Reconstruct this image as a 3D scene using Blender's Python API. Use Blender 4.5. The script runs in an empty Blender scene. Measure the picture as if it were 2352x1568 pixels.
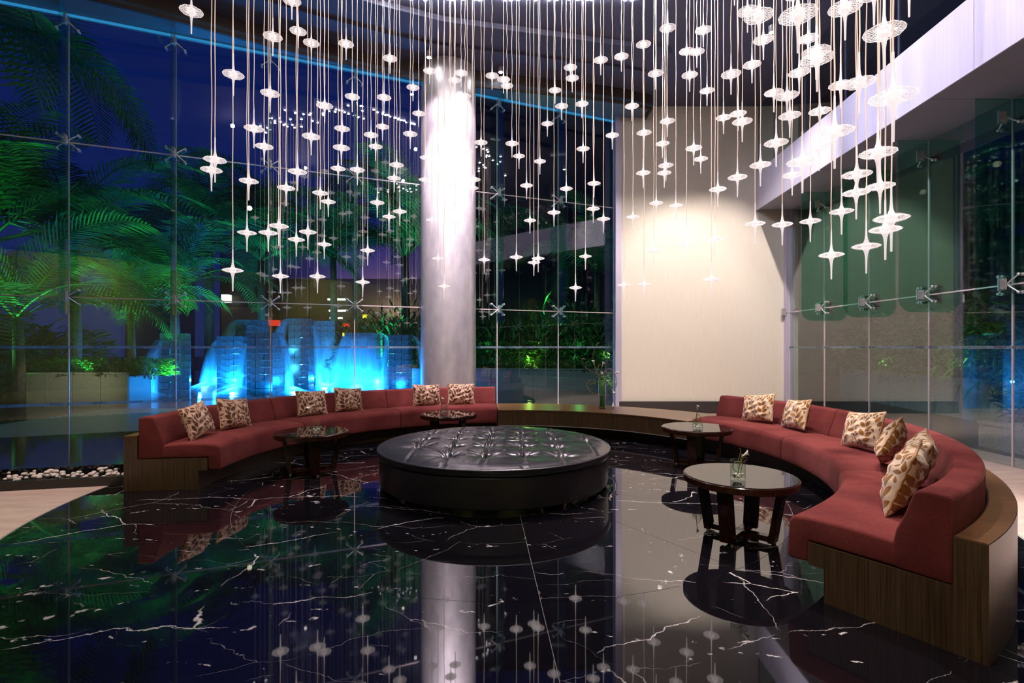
import bpy, bmesh, math, random
import numpy as np
from mathutils import Vector, Matrix
R = random.Random(7)
S = bpy.context.scene
COL = S.collection
PI = math.pi
rad = math.radians

# ------------------------------------------------------------------ camera, world, exposure
H = 1.45
F = 1200.0
cam = bpy.data.cameras.new('camera')
cam.lens = 36 * F / 2352
cam.sensor_width = 36
cam.shift_y = 13 / 2352
cam.clip_end = 400
camo = bpy.data.objects.new('camera', cam)
camo.location = (0, 0, H)
camo.rotation_euler = (PI / 2, 0, 0)
COL.objects.link(camo)
S.camera = camo
S.view_settings.view_transform = 'Standard'
S.view_settings.look = 'None'
S.view_settings.gamma = 1
S.view_settings.use_curve_mapping = False
S.view_settings.exposure = 0.0
S.cycles.max_bounces = 7
S.cycles.diffuse_bounces = 2
S.cycles.glossy_bounces = 4
S.cycles.transmission_bounces = 6
S.cycles.transparent_max_bounces = 14
S.cycles.caustics_reflective = False
S.cycles.caustics_refractive = False
S.cycles.sample_clamp_indirect = 4
S.cycles.use_denoising = True

w = bpy.data.worlds.new('night_sky')
S.world = w
w.use_nodes = True
nt = w.node_tree
bg = nt.nodes['Background']
tc = nt.nodes.new('ShaderNodeTexCoord')
sx = nt.nodes.new('ShaderNodeSeparateXYZ')
nt.links.new(tc.outputs['Generated'], sx.inputs[0])
rp = nt.nodes.new('ShaderNodeValToRGB')
nt.links.new(sx.outputs['Z'], rp.inputs[0])
e = rp.color_ramp.elements
e[0].position = 0.0
e[0].color = (0.008, 0.017, 0.10, 1)
e[1].position = 0.75
e[1].color = (0.002, 0.004, 0.05, 1)
m_ = e.new(0.3)
m_.color = (0.004, 0.013, 0.115, 1)
nt.links.new(rp.outputs[0], bg.inputs[0])
bg.inputs[1].default_value = 1.0


def light(kind, name, loc, power, color=(1, 1, 1), size=0.3, target=None, angle=60, blend=0.6, size_y=None):
    l = bpy.data.lights.new(name, kind)
    l.energy = power
    l.color = color
    if kind == 'AREA':
        l.size = size
        if size_y:
            l.shape = 'RECTANGLE'
            l.size_y = size_y
    else:
        l.shadow_soft_size = size
    if kind == 'SPOT':
        l.spot_size = rad(angle)
        l.spot_blend = blend
    o = bpy.data.objects.new(name, l)
    o.location = loc
    if target is not None:
        d = Vector(target) - Vector(loc)
        o.rotation_euler = d.to_track_quat('-Z', 'Y').to_euler()
    COL.objects.link(o)
    return o


WARM = (1, 0.84, 0.80)
# ceiling spotlights of the lounge
light('SPOT', 'wall_spotlight', (4.3, 7.6, 6.62), 1350, (1, 0.87, 0.82), 0.05, (4.1, 11.5, 1.1), 63, 0.5)
light('SPOT', 'wall_spotlight', (2.9, 7.8, 6.62), 620, (1, 0.87, 0.82), 0.05, (3.0, 11.5, 1.2), 62, 0.5)
light('SPOT', 'column_spotlight', (-0.95, 8.25, 6.6), 3000, (1, 0.82, 0.90), 0.06, (-1.25, 9.9, 3.0), 54, 0.9)
light('SPOT', 'column_spotlight', (-1.75, 9.0, 6.6), 260, (1, 0.78, 0.95), 0.04, (-1.35, 9.7, 4.2), 60, 0.9)
light('SPOT', 'column_spotlight', (-0.2, 9.05, 6.6), 420, (1, 0.78, 0.95), 0.04, (-1.0, 9.7, 5.0), 60, 0.9)
light('SPOT', 'lounge_spotlight', (0.3, 7.3, 6.65), 1300, (1, 0.80, 0.86), 0.05, (-0.1, 5.9, 0.4), 60, 1)
light('SPOT', 'lounge_spotlight', (2.2, 6.2, 6.6), 1500, WARM, 0.05, (3.4, 4.9, 0.5), 62, 0.9)
light('SPOT', 'lounge_spotlight', (1.2, 2.2, 6.6), 800, WARM, 0.08, (2.7, 3.4, 0.5), 56, 0.9)
light('SPOT', 'lounge_spotlight', (3.4, 6.6, 6.6), 700, WARM, 0.08, (3.3, 7.2, 0.5), 50, 0.9)
light('SPOT', 'lounge_spotlight', (-3.2, 6.6, 6.4), 120, WARM, 0.08, (-3.1, 6.4, 0.5), 70, 0.9)
light('SPOT', 'lounge_spotlight', (-1.2, 8.6, 6.6), 210, WARM, 0.08, (-1.3, 8.7, 0.5), 60, 0.9)
light('SPOT', 'lounge_spotlight', (1.6, 7.2, 6.6), 450, WARM, 0.08, (2.0, 8.6, 0.5), 60, 0.9)
light('SPOT', 'floor_spotlight', (-4.8, 4.2, 6.5), 900, (1, 0.78, 0.68), 0.1, (-4.9, 4.6, 0), 50, 0.6)
light('SPOT', 'floor_spotlight', (5.0, 4.9, 6.5), 3000, (1, 0.93, 0.95), 0.1, (5.0, 4.3, 0), 40, 0.8)
light('SPOT', 'fascia_light', (1.2, 6.6, 6.6), 900, (0.80, 0.82, 1), 0.06, (5.3, 8.2, 4.9), 70, 0.9)
light('SPOT', 'fascia_light', (1.4, 4.2, 6.6), 1300, (0.90, 0.84, 1), 0.06, (5.0, 5.2, 4.9), 80, 0.9)
for fxy in ((-3.6, 5.2), (-1.2, 3.6), (1.4, 4.6), (0.2, 7.0)):
    light('POINT', 'pendant_fill_light', (fxy[0], fxy[1], 6.55), 26, (1, 0.86, 0.86), 0.04)  # added fill points standing in for light from the pendants
light('SPOT', 'lobby_light', (-1.0, -1.5, 6.4), 520, (1, 0.85, 0.66), 0.08, (0.0, 4.2, 0.0), 95, 1.0)
light('SPOT', 'back_wall_light', (-4.0, -2.5, 5.2), 380, (0.85, 1, 0.35), 0.1, (-6.5, -4.4, 2.2), 110, 0.8)
light('SPOT', 'back_wall_light', (3.0, -2.5, 5.2), 400, (0.95, 0.95, 0.45), 0.1, (4.0, -4.6, 2.2), 110, 0.8)


# ------------------------------------------------------------------ material helpers
def newmat(name):
    m = bpy.data.materials.new(name)
    m.use_nodes = True
    return m, m.node_tree, m.node_tree.nodes['Principled BSDF']


def pmat(name, col, rough=0.5, metal=0, spec=0.5, **kw):
    m, t, b = newmat(name)
    b.inputs['Base Color'].default_value = (*col, 1)
    b.inputs['Roughness'].default_value = rough
    b.inputs['Metallic'].default_value = metal
    b.inputs['Specular IOR Level'].default_value = spec
    for k, v in kw.items():
        b.inputs[k.replace('_', ' ')].default_value = v
    return m


def N(t, typ, **kw):
    n = t.nodes.new(typ)
    for k, v in kw.items():
        if k.startswith('i_'):
            n.inputs[k[2:].replace('_', ' ')].default_value = v
        else:
            setattr(n, k, v)
    return n


def mapping(t, scale=(1, 1, 1), coord='Object', rot=(0, 0, 0)):
    c = N(t, 'ShaderNodeTexCoord')
    m = N(t, 'ShaderNodeMapping')
    m.inputs['Scale'].default_value = scale
    m.inputs['Rotation'].default_value = rot
    t.links.new(c.outputs[coord], m.inputs[0])
    return m


def ramp(t, src, stops):
    r = N(t, 'ShaderNodeValToRGB')
    e = r.color_ramp.elements
    while len(e) < len(stops):
        e.new(0.5)
    for k, (p, c) in enumerate(stops):
        e[k].position = p
        e[k].color = (*c, 1) if len(c) == 3 else c
    t.links.new(src, r.inputs[0])
    return r


def bump(t, src, b, strength=0.2, dist=0.01):
    n = N(t, 'ShaderNodeBump')
    n.inputs['Strength'].default_value = strength
    n.inputs['Distance'].default_value = dist
    t.links.new(src, n.inputs['Height'])
    t.links.new(n.outputs[0], b.inputs['Normal'])
    return n


def wood(name, c1, c2, scale=(55, 55, 1.6), rough=0.3, bumps=0.15):
    m, t, b = newmat(name)
    mp = mapping(t, scale)
    n = N(t, 'ShaderNodeTexNoise', i_Scale=1.0, i_Detail=5.0, i_Roughness=0.65)
    t.links.new(mp.outputs[0], n.inputs['Vector'])
    r = ramp(t, n.outputs[0], [(0.32, c1), (0.68, c2)])
    t.links.new(r.outputs[0], b.inputs['Base Color'])
    b.inputs['Roughness'].default_value = rough
    bump(t, n.outputs[0], b, bumps, 0.002)
    return m


def fabric(name, c1, c2):
    m, t, b = newmat(name)
    mp = mapping(t, (1, 1, 1))
    n = N(t, 'ShaderNodeTexNoise', i_Scale=3.2, i_Detail=4.0)
    t.links.new(mp.outputs[0], n.inputs['Vector'])
    mp2 = mapping(t, (60, 60, 260))
    n2 = N(t, 'ShaderNodeTexNoise', i_Scale=1.0, i_Detail=2.0)
    t.links.new(mp2.outputs[0], n2.inputs['Vector'])
    mx = N(t, 'ShaderNodeMath', operation='MULTIPLY_ADD')
    mx.inputs[1].default_value = 0.45
    t.links.new(n2.outputs[0], mx.inputs[0])
    t.links.new(n.outputs[0], mx.inputs[2])
    r = ramp(t, mx.outputs[0], [(0.5, c1), (0.9, c2)])
    t.links.new(r.outputs[0], b.inputs['Base Color'])
    b.inputs['Roughness'].default_value = 0.95
    b.inputs['Specular IOR Level'].default_value = 0.1
    b.inputs['Sheen Weight'].default_value = 0.12
    b.inputs['Sheen Tint'].default_value = (0.9, 0.4, 0.38, 1)
    bump(t, n2.outputs[0], b, 0.35, 0.004)
    return m


def marble(name):
    m, t, b = newmat(name)
    c = N(t, 'ShaderNodeTexCoord')
    oi = N(t, 'ShaderNodeObjectInfo')
    ad = N(t, 'ShaderNodeVectorMath', operation='ADD')
    sc = N(t, 'ShaderNodeVectorMath', operation='SCALE')
    sc.inputs['Scale'].default_value = 1.0
    cmb = N(t, 'ShaderNodeCombineXYZ')
    ml = N(t, 'ShaderNodeMath', operation='MULTIPLY')
    ml.inputs[1].default_value = 37.0
    t.links.new(oi.outputs['Random'], ml.inputs[0])
    t.links.new(ml.outputs[0], cmb.inputs[2])
    t.links.new(c.outputs['Object'], ad.inputs[0])
    t.links.new(cmb.outputs[0], ad.inputs[1])
    total = None
    nd = N(t, 'ShaderNodeTexNoise', i_Scale=1.6, i_Detail=6.0, i_Roughness=0.6)
    t.links.new(ad.outputs[0], nd.inputs['Vector'])
    sb = N(t, 'ShaderNodeVectorMath', operation='SUBTRACT')
    sb.inputs[1].default_value = (0.5, 0.5, 0.5)
    t.links.new(nd.outputs['Color'], sb.inputs[0])
    sd = N(t, 'ShaderNodeVectorMath', operation='SCALE')
    sd.inputs['Scale'].default_value = 0.34
    t.links.new(sb.outputs[0], sd.inputs[0])
    wp = N(t, 'ShaderNodeVectorMath', operation='ADD')
    t.links.new(ad.outputs[0], wp.inputs[0])
    t.links.new(sd.outputs[0], wp.inputs[1])
    # (rotation, stretch, cell scale, line width, breakup threshold, breakup scale, strength)
    for rot, st, s, wid, brk, bs_, amt in ((-0.5, (1, 2.4, 0.3), 0.42, 0.0030, 0.46, 1.1, 1.0), (0.9, (1, 2.0, 0.3), 0.55, 0.0022, 0.49, 1.4, 0.6),
                                           (-0.15, (1, 2.2, 0.3), 1.1, 0.0030, 0.52, 2.1, 0.38), (-0.55, (1, 5.0, 0.3), 0.40, 0.011, 0.585, 14.0, 1.0)):
        mp = N(t, 'ShaderNodeMapping')
        mp.inputs['Rotation'].default_value = (0, 0, rot)
        mp.inputs['Scale'].default_value = st
        t.links.new(wp.outputs[0], mp.inputs[0])
        n = N(t, 'ShaderNodeTexVoronoi', i_Scale=s)
        n.feature = 'DISTANCE_TO_EDGE'
        t.links.new(mp.outputs[0], n.inputs['Vector'])
        r = N(t, 'ShaderNodeMapRange')
        r.inputs['From Min'].default_value = wid
        r.inputs['From Max'].default_value = wid * 0.2
        t.links.new(n.outputs['Distance'], r.inputs['Value'])
        n2 = N(t, 'ShaderNodeTexNoise', i_Scale=bs_, i_Detail=3.0)
        t.links.new(ad.outputs[0], n2.inputs['Vector'])
        r2 = N(t, 'ShaderNodeMapRange')
        r2.inputs['From Min'].default_value = brk
        r2.inputs['From Max'].default_value = brk + 0.07
        r2.inputs['To Max'].default_value = amt
        t.links.new(n2.outputs[0], r2.inputs['Value'])
        k = N(t, 'ShaderNodeMath', operation='MULTIPLY')
        t.links.new(r.outputs[0], k.inputs[0])
        t.links.new(r2.outputs[0], k.inputs[1])
        if total is None:
            total = k
        else:
            mx = N(t, 'ShaderNodeMath', operation='MAXIMUM')
            t.links.new(total.outputs[0], mx.inputs[0])
            t.links.new(k.outputs[0], mx.inputs[1])
            total = mx
    r = ramp(t, total.outputs[0], [(0.0, (0.006, 0.0055, 0.008)), (1.0, (0.8, 0.74, 0.74))])
    t.links.new(r.outputs[0], b.inputs['Base Color'])
    b.inputs['Roughness'].default_value = 0.025
    b.inputs['IOR'].default_value = 1.9
    return m


def glassmat(name, tint, ior=1.5, refl=1.0, frost=0.0):
    m = bpy.data.materials.new(name)
    m.use_nodes = True
    t = m.node_tree
    t.nodes.clear()
    o = N(t, 'ShaderNodeOutputMaterial')
    mx = N(t, 'ShaderNodeMixShader')
    tr = N(t, 'ShaderNodeBsdfTransparent')
    tr.inputs[0].default_value = (*tint, 1)
    gl = N(t, 'ShaderNodeBsdfGlossy')
    gl.inputs['Roughness'].default_value = 0.0
    gl.inputs[0].default_value = (refl, refl, refl, 1)
    fr = N(t, 'ShaderNodeFresnel')
    # same reflectance on the front and the back face
    geo = N(t, 'ShaderNodeNewGeometry')
    mr = N(t, 'ShaderNodeMapRange')
    mr.inputs['To Min'].default_value = ior
    mr.inputs['To Max'].default_value = 1 / ior
    t.links.new(geo.outputs['Backfacing'], mr.inputs['Value'])
    t.links.new(mr.outputs[0], fr.inputs[0])
    fr.inputs[0].default_value = ior
    t.links.new(fr.outputs[0], mx.inputs[0])
    t.links.new(tr.outputs[0], mx.inputs[1])
    t.links.new(gl.outputs[0], mx.inputs[2])
    last = mx
    if frost:
        df = N(t, 'ShaderNodeBsdfTranslucent')
        df.inputs[0].default_value = (0.7, 0.8, 0.85, 1)
        d2 = N(t, 'ShaderNodeBsdfDiffuse')
        d2.inputs[0].default_value = (0.7, 0.8, 0.85, 1)
        m1 = N(t, 'ShaderNodeMixShader')
        t.links.new(df.outputs[0], m1.inputs[1])
        t.links.new(d2.outputs[0], m1.inputs[2])
        m2 = N(t, 'ShaderNodeMixShader')
        m2.inputs[0].default_value = frost
        t.links.new(mx.outputs[0], m2.inputs[1])
        t.links.new(m1.outputs[0], m2.inputs[2])
        last = m2
    t.links.new(last.outputs[0], o.inputs[0])
    return m


def emis(name, col, strength):
    m = bpy.data.materials.new(name)
    m.use_nodes = True
    t = m.node_tree
    t.nodes.clear()
    o = N(t, 'ShaderNodeOutputMaterial')
    em = N(t, 'ShaderNodeEmission')
    em.inputs[0].default_value = (*col, 1)
    em.inputs[1].default_value = strength
    t.links.new(em.outputs[0], o.inputs[0])
    return m


def noisy(name, c1, c2, scale=8.0, rough=0.5, stretch=(1, 1, 1), bs=0.0, spec=0.5, metal=0.0, detail=5.0, lo=0.35, hi=0.65, coord='Object'):
    m, t, b = newmat(name)
    mp = mapping(t, stretch, coord)
    n = N(t, 'ShaderNodeTexNoise', i_Scale=scale, i_Detail=detail)
    t.links.new(mp.outputs[0], n.inputs['Vector'])
    r = ramp(t, n.outputs[0], [(lo, c1), (hi, c2)])
    t.links.new(r.outputs[0], b.inputs['Base Color'])
    b.inputs['Roughness'].default_value = rough
    b.inputs['Specular IOR Level'].default_value = spec
    b.inputs['Metallic'].default_value = metal
    if bs:
        bump(t, n.outputs[0], b, bs, 0.01)
    return m


M = {}
M['marble'] = marble('black_marble')
M['grout'] = pmat('slab_joint', (0.35, 0.33, 0.34), 0.5)
M['cream'] = noisy('cream_marble', (0.62, 0.46, 0.39), (0.72, 0.56, 0.48), 2.5, 0.25, (1, 4, 1))
M['wood'] = wood('dark_oak', (0.030, 0.018, 0.009), (0.12, 0.072, 0.033), (110, 110, 2.2))
M['woodtop'] = wood('oak_top', (0.13, 0.062, 0.028), (0.22, 0.115, 0.052), (6, 60, 6), 0.28)
M['tablewood'] = wood('mahogany', (0.020, 0.006, 0.004), (0.045, 0.014, 0.008), (70, 70, 3), 0.16, 0.05)
M['velvet'] = fabric('red_velvet', (0.115, 0.021, 0.021), (0.205, 0.047, 0.043))
M['chrome'] = pmat('polished_steel', (0.82, 0.78, 0.76), 0.32, 0.75)
M['blackglass'] = pmat('black_glass', (0.006, 0.006, 0.007), 0.01, 0, 0.5, IOR=1.9)
M['leather'] = noisy('black_leather', (0.010, 0.009, 0.012), (0.014, 0.012, 0.016), 60, 0.31, bs=0.03, spec=0.85)
M['pane'] = glassmat('pane_glass', (0.93, 0.985, 0.97), 1.85)
M['fin'] = glassmat('fin_glass', (0.62, 0.86, 0.80), 1.5)
M['finR'] = glassmat('fin_glass_green', (0.60, 0.86, 0.77), 1.5)
M['frost'] = glassmat('frosted_film', (0.75, 0.82, 0.85), 1.5, frost=0.24)
M['seal'] = pmat('silicone_joint', (0.62, 0.52, 0.50), 0.4, 0.0)
M['letter'] = pmat('lettering_grey', (0.03, 0.035, 0.04), 0.6)
M['silver'] = noisy('silver_leaf', (0.62, 0.60, 0.64), (0.78, 0.75, 0.78), 6, 0.38, (1, 1, 0.5), 0.15, metal=0.6)
M['wallpaper'] = noisy('woven_wallpaper', (0.66, 0.61, 0.52), (0.71, 0.655, 0.565), 1.0, 0.85, (90, 90, 2.5), 0.12, spec=0.15)
M['lilac'] = pmat('lilac_metal', (0.50, 0.46, 0.58), 0.45, 0.25)
M['panel'] = noisy('brushed_lilac_panel', (0.56, 0.53, 0.68), (0.62, 0.58, 0.73), 1.0, 0.42, (60, 60, 1), metal=0.2)
M['soffit'] = pmat('soffit_grey', (0.24, 0.24, 0.30), 0.6)
M['ceil'] = pmat('dark_ceiling', (0.07, 0.075, 0.13), 0.6)
M['ceilb'] = pmat('dark_brown_fascia', (0.03, 0.018, 0.014), 0.5)
M['bluesof'] = pmat('soffit_blue_grey', (0.10, 0.17, 0.24), 0.4)
M['black'] = pmat('black_stone', (0.008, 0.008, 0.010), 0.06, 0, 0.5, IOR=1.7)
M['curb'] = pmat('black_granite_curb', (0.02, 0.018, 0.016), 0.25)
M['pebble'] = pmat('white_pebble', (0.75, 0.66, 0.6), 0.6)
M['granite'] = noisy('grey_granite', (0.20, 0.19, 0.15), (0.34, 0.32, 0.26), 60, 0.7)
M['granite2'] = noisy('dark_granite', (0.07, 0.085, 0.08), (0.12, 0.14, 0.13), 50, 0.6)
M['leaf'] = noisy('palm_leaf', (0.025, 0.15, 0.03), (0.06, 0.28, 0.05), 2.0, 0.5)
M['leafdark'] = noisy('shrub_leaf', (0.02, 0.075, 0.02), (0.05, 0.16, 0.04), 3.0, 0.4)
M['trunk'] = noisy('palm_trunk', (0.10, 0.08, 0.05), (0.18, 0.14, 0.09), 12, 0.9)
M['brick'] = noisy('wet_dark_brick', (0.06, 0.09, 0.10), (0.13, 0.17, 0.18), 9, 0.2, bs=0.2, spec=0.8)
M['capemit'] = emis('lamp_glow', (1, 0.93, 0.93), 140)
M['lampspot'] = emis('spot_lens_glow', (1, 0.95, 0.98), 120)
M['bluestrip'] = emis('blue_light_strip', (0.03, 0.30, 0.65), 0.75)
M['cord'] = pmat('glow_added_cord', (0.85, 0.68, 0.55), 0.5, 0, 0.3, Emission_Color=(1, 0.76, 0.66, 1), Emission_Strength=0.5)  # emission added to the cord itself, which is no lamp, to brighten it
M['stem'] = pmat('green_stem', (0.10, 0.22, 0.03), 0.4)
M['twig'] = pmat('willow_twig', (0.32, 0.17, 0.10), 0.5)
M['petal'] = pmat('cream_petal', (0.9, 0.88, 0.72), 0.5)
M['fern'] = pmat('green_foliage', (0.08, 0.28, 0.04), 0.5)
M['clearglass'] = glassmat('vase_glass', (0.93, 0.97, 0.95), 1.45)
M['water'] = noisy('pool_water', (0.002, 0.006, 0.008), (0.003, 0.01, 0.012), 1.2, 0.05, (1, 1, 1), 0.0, spec=0.8)
M['ground'] = pmat('dark_paving', (0.05, 0.05, 0.05), 0.35)
M['facade'] = pmat('dark_facade', (0.012, 0.013, 0.016), 0.5)
M['purple'] = pmat('far_facade', (0.16, 0.13, 0.28), 0.8)
M['beige'] = pmat('beige_facade', (0.40, 0.26, 0.14), 0.7)
M['backwall'] = wood('yellow_timber_panel', (0.28, 0.24, 0.06), (0.40, 0.34, 0.10), (30, 30, 1), 0.5)


def _wave():
    t = M['water'].node_tree
    b = t.nodes['Principled BSDF']
    mp = mapping(t, (1.0, 2.2, 1))
    n = N(t, 'ShaderNodeTexNoise', i_Scale=3.0, i_Detail=3.0)
    t.links.new(mp.outputs[0], n.inputs['Vector'])
    bump(t, n.outputs[0], b, 0.25, 0.05)


_wave()


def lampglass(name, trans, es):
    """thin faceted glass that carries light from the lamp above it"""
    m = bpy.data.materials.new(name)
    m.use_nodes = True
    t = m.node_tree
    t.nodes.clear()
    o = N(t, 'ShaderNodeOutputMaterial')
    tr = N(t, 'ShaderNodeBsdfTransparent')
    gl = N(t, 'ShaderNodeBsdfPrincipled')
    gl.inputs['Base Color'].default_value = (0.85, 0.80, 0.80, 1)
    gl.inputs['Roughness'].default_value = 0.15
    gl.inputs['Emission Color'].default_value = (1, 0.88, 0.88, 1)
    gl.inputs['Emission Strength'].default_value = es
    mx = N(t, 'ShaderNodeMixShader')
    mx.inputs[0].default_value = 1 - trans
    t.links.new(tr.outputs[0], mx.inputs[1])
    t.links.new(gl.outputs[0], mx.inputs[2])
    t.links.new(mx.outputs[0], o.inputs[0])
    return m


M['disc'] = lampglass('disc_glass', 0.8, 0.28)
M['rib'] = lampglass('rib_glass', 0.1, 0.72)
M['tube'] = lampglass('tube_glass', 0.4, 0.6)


def watermat():
    m = bpy.data.materials.new('falling_water')
    m.use_nodes = True
    t = m.node_tree
    t.nodes.clear()
    o = N(t, 'ShaderNodeOutputMaterial')
    tr = N(t, 'ShaderNodeBsdfTransparent')
    d = N(t, 'ShaderNodeBsdfDiffuse')
    d.inputs[0].default_value = (0.85, 0.92, 0.95, 1)
    l = N(t, 'ShaderNodeBsdfTranslucent')
    l.inputs[0].default_value = (0.85, 0.92, 0.95, 1)
    a = N(t, 'ShaderNodeMixShader')
    t.links.new(d.outputs[0], a.inputs[1])
    t.links.new(l.outputs[0], a.inputs[2])
    mp = mapping(t, (9, 9, 0.6), 'Object')
    n = N(t, 'ShaderNodeTexNoise', i_Scale=1.0, i_Detail=3.0)
    t.links.new(mp.outputs[0], n.inputs['Vector'])
    at = N(t, 'ShaderNodeAttribute')
    at.attribute_name = 'dens'
    mr = N(t, 'ShaderNodeMapRange')
    mr.inputs['From Min'].default_value = 0.25
    mr.inputs['From Max'].default_value = 0.75
    mr.inputs['To Min'].default_value = 0.35
    mr.inputs['To Max'].default_value = 1.0
    t.links.new(n.outputs[0], mr.inputs['Value'])
    mu = N(t, 'ShaderNodeMath', operation='MULTIPLY')
    t.links.new(mr.outputs[0], mu.inputs[0])
    t.links.new(at.outputs['Fac'], mu.inputs[1])
    x = N(t, 'ShaderNodeMixShader')
    t.links.new(mu.outputs[0], x.inputs[0])
    t.links.new(tr.outputs[0], x.inputs[1])
    t.links.new(a.outputs[0], x.inputs[2])
    t.links.new(x.outputs[0], o.inputs[0])
    return m


M['fall'] = watermat()


# ------------------------------------------------------------------ mesh helpers
class MB:
    def __init__(s):
        s.v = []
        s.f = []

    def quadbox(s, c, size, rz=0.0, mat=None):
        cx, cy, cz = c
        dx, dy, dz = [q / 2 for q in size]
        i = len(s.v)
        ca, sa = math.cos(rz), math.sin(rz)
        for z in (-dz, dz):
            for x, y in ((-dx, -dy), (dx, -dy), (dx, dy), (-dx, dy)):
                s.v.append((cx + x * ca - y * sa, cy + x * sa + y * ca, cz + z))
        for q in ((3, 2, 1, 0), (4, 5, 6, 7), (0, 1, 5, 4), (1, 2, 6, 5), (2, 3, 7, 6), (3, 0, 4, 7)):
            s.f.append(tuple(i + k for k in q))
        return s

    def prism(s, pts, z0, z1):
        """pts: ccw xy polygon"""
        i = len(s.v)
        n = len(pts)
        for z in (z0, z1):
            for p in pts:
                s.v.append((p[0], p[1], z))
        s.f.append(tuple(i + n - 1 - k for k in range(n)))
        s.f.append(tuple(i + n + k for k in range(n)))
        for k in range(n):
            j = (k + 1) % n
            s.f.append((i + k, i + j, i + n + j, i + n + k))
        return s

    def tube(s, pts, radii, seg=8, caps=True):
        pts = [Vector(p) for p in pts]
        if not hasattr(radii, '__len__'):
            radii = [radii] * len(pts)
        i0 = len(s.v)
        up = Vector((0.13, 0.21, 1)).normalized()
        for k, p in enumerate(pts):
            d = (pts[min(k + 1, len(pts) - 1)] - pts[max(k - 1, 0)]).normalized()
            a = d.cross(up)
            if a.length < 0.05:
                a = d.cross(Vector((1, 0.1, 0)))
            a.normalize()
            b = d.cross(a)
            for q in range(seg):
                an = 2 * PI * q / seg
                s.v.append(tuple(p + (a * math.cos(an) + b * math.sin(an)) * radii[k]))
        for k in range(len(pts) - 1):
            for q in range(seg):
                r = (q + 1) % seg
                s.f.append((i0 + k * seg + q, i0 + k * seg + r, i0 + (k + 1) * seg + r, i0 + (k + 1) * seg + q))
        if caps:
            s.f.append(tuple(i0 + q for q in range(seg))[::-1])
            e_ = i0 + (len(pts) - 1) * seg
            s.f.append(tuple(e_ + q for q in range(seg)))
        return s

    def lathe(s, prof, seg=32, c=(0, 0, 0), close=False):
        i0 = len(s.v)
        for r, z in prof:
            for q in range(seg):
                an = 2 * PI * q / seg
                s.v.append((c[0] + r * math.cos(an), c[1] + r * math.sin(an), c[2] + z))
        n = len(prof)
        for k in range(n - 1 + (1 if close else 0)):
            k2 = (k + 1) % n
            for q in range(seg):
                r = (q + 1) % seg
                s.f.append((i0 + k * seg + q, i0 + k * seg + r, i0 + k2 * seg + r, i0 + k2 * seg + q))
        if not close:
            if prof[0][0] > 1e-6:
                s.f.append(tuple(i0 + q for q in range(seg))[::-1])
            if prof[-1][0] > 1e-6:
                s.f.append(tuple(i0 + (n - 1) * seg + q for q in range(seg)))
        return s

    def ball(s, c, r, seg=10, rings=6, sz=1.0):
        prof = [(max(1e-4, r * math.sin(PI * k / rings)), -r * sz * math.cos(PI * k / rings)) for k in range(rings + 1)]
        return s.lathe(prof, seg, c)

    def mesh(s, name, mat, smooth=False, angle=None):
        me = bpy.data.meshes.new(name)
        me.from_pydata(s.v, [], s.f)
        if mat is not None:
            me.materials.append(mat)
        if smooth:
            me.polygons.foreach_set('use_smooth', [True] * len(me.polygons))
            if angle:
                me.set_sharp_from_angle(angle=rad(angle))
        me.update()
        return me

    def build(s, name, mat, parent=None, smooth=False, angle=None, loc=(0, 0, 0), rz=0):
        return obj(name, s.mesh(name, mat, smooth, angle), parent, loc, rz)


def obj(name, me, parent=None, loc=(0, 0, 0), rz=0):
    o = bpy.data.objects.new(name, me)
    o.location = loc
    o.rotation_euler = (0, 0, rz)
    COL.objects.link(o)
    if parent is not None:
        o.parent = parent
    return o


def thing(name, label, cat, loc=(0, 0, 0), rz=0, group=None):
    o = bpy.data.objects.new(name, None)
    o.empty_display_size = 0.1
    o.location = loc
    o.rotation_euler = (0, 0, rz)
    COL.objects.link(o)
    o['label'] = label
    o['category'] = cat
    if group:
        o['group'] = group
    return o


def struct(o, label=None):
    o['kind'] = 'structure'
    if label:
        o['label'] = label
    return o


def sempty(name, label=None):
    o = bpy.data.objects.new(name, None)
    COL.objects.link(o)
    return struct(o, label)


def G(px, py, z):
    """real-world point at height z seen at photo pixel px, py"""
    d = py - 797
    return Vector(((px - 1176) / d * (H - z), F * (H - z) / d, z))


def W(px, py, Y):
    return Vector(((px - 1176) * Y / F, Y, H - (py - 797) * Y / F))


def pol(a, r, z=0.0):
    a = rad(a)
    return Vector((CX + r * math.cos(a), CY + r * math.sin(a), z))


def smoothnoise(x, y, seed=0):
    return (math.sin(x * 1.7 + seed) + math.sin(y * 2.3 + seed * 1.3) + math.sin((x + y) * 3.1 + seed * 2.1)) / 3


CX, CY = 0.0, 5.65
ZC = 6.75      # ceiling height
HS = 0.76

# ------------------------------------------------------------------ floor
floor = sempty('floor', 'floor of black marble disc set in cream marble')
gr = MB()
gr.lathe([(0.001, -0.03), (4.235, -0.03), (4.235, -0.004), (0.001, -0.004)], 120, (CX, CY, 0))
gr.build('slab_joint', M['grout'], floor)


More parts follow.
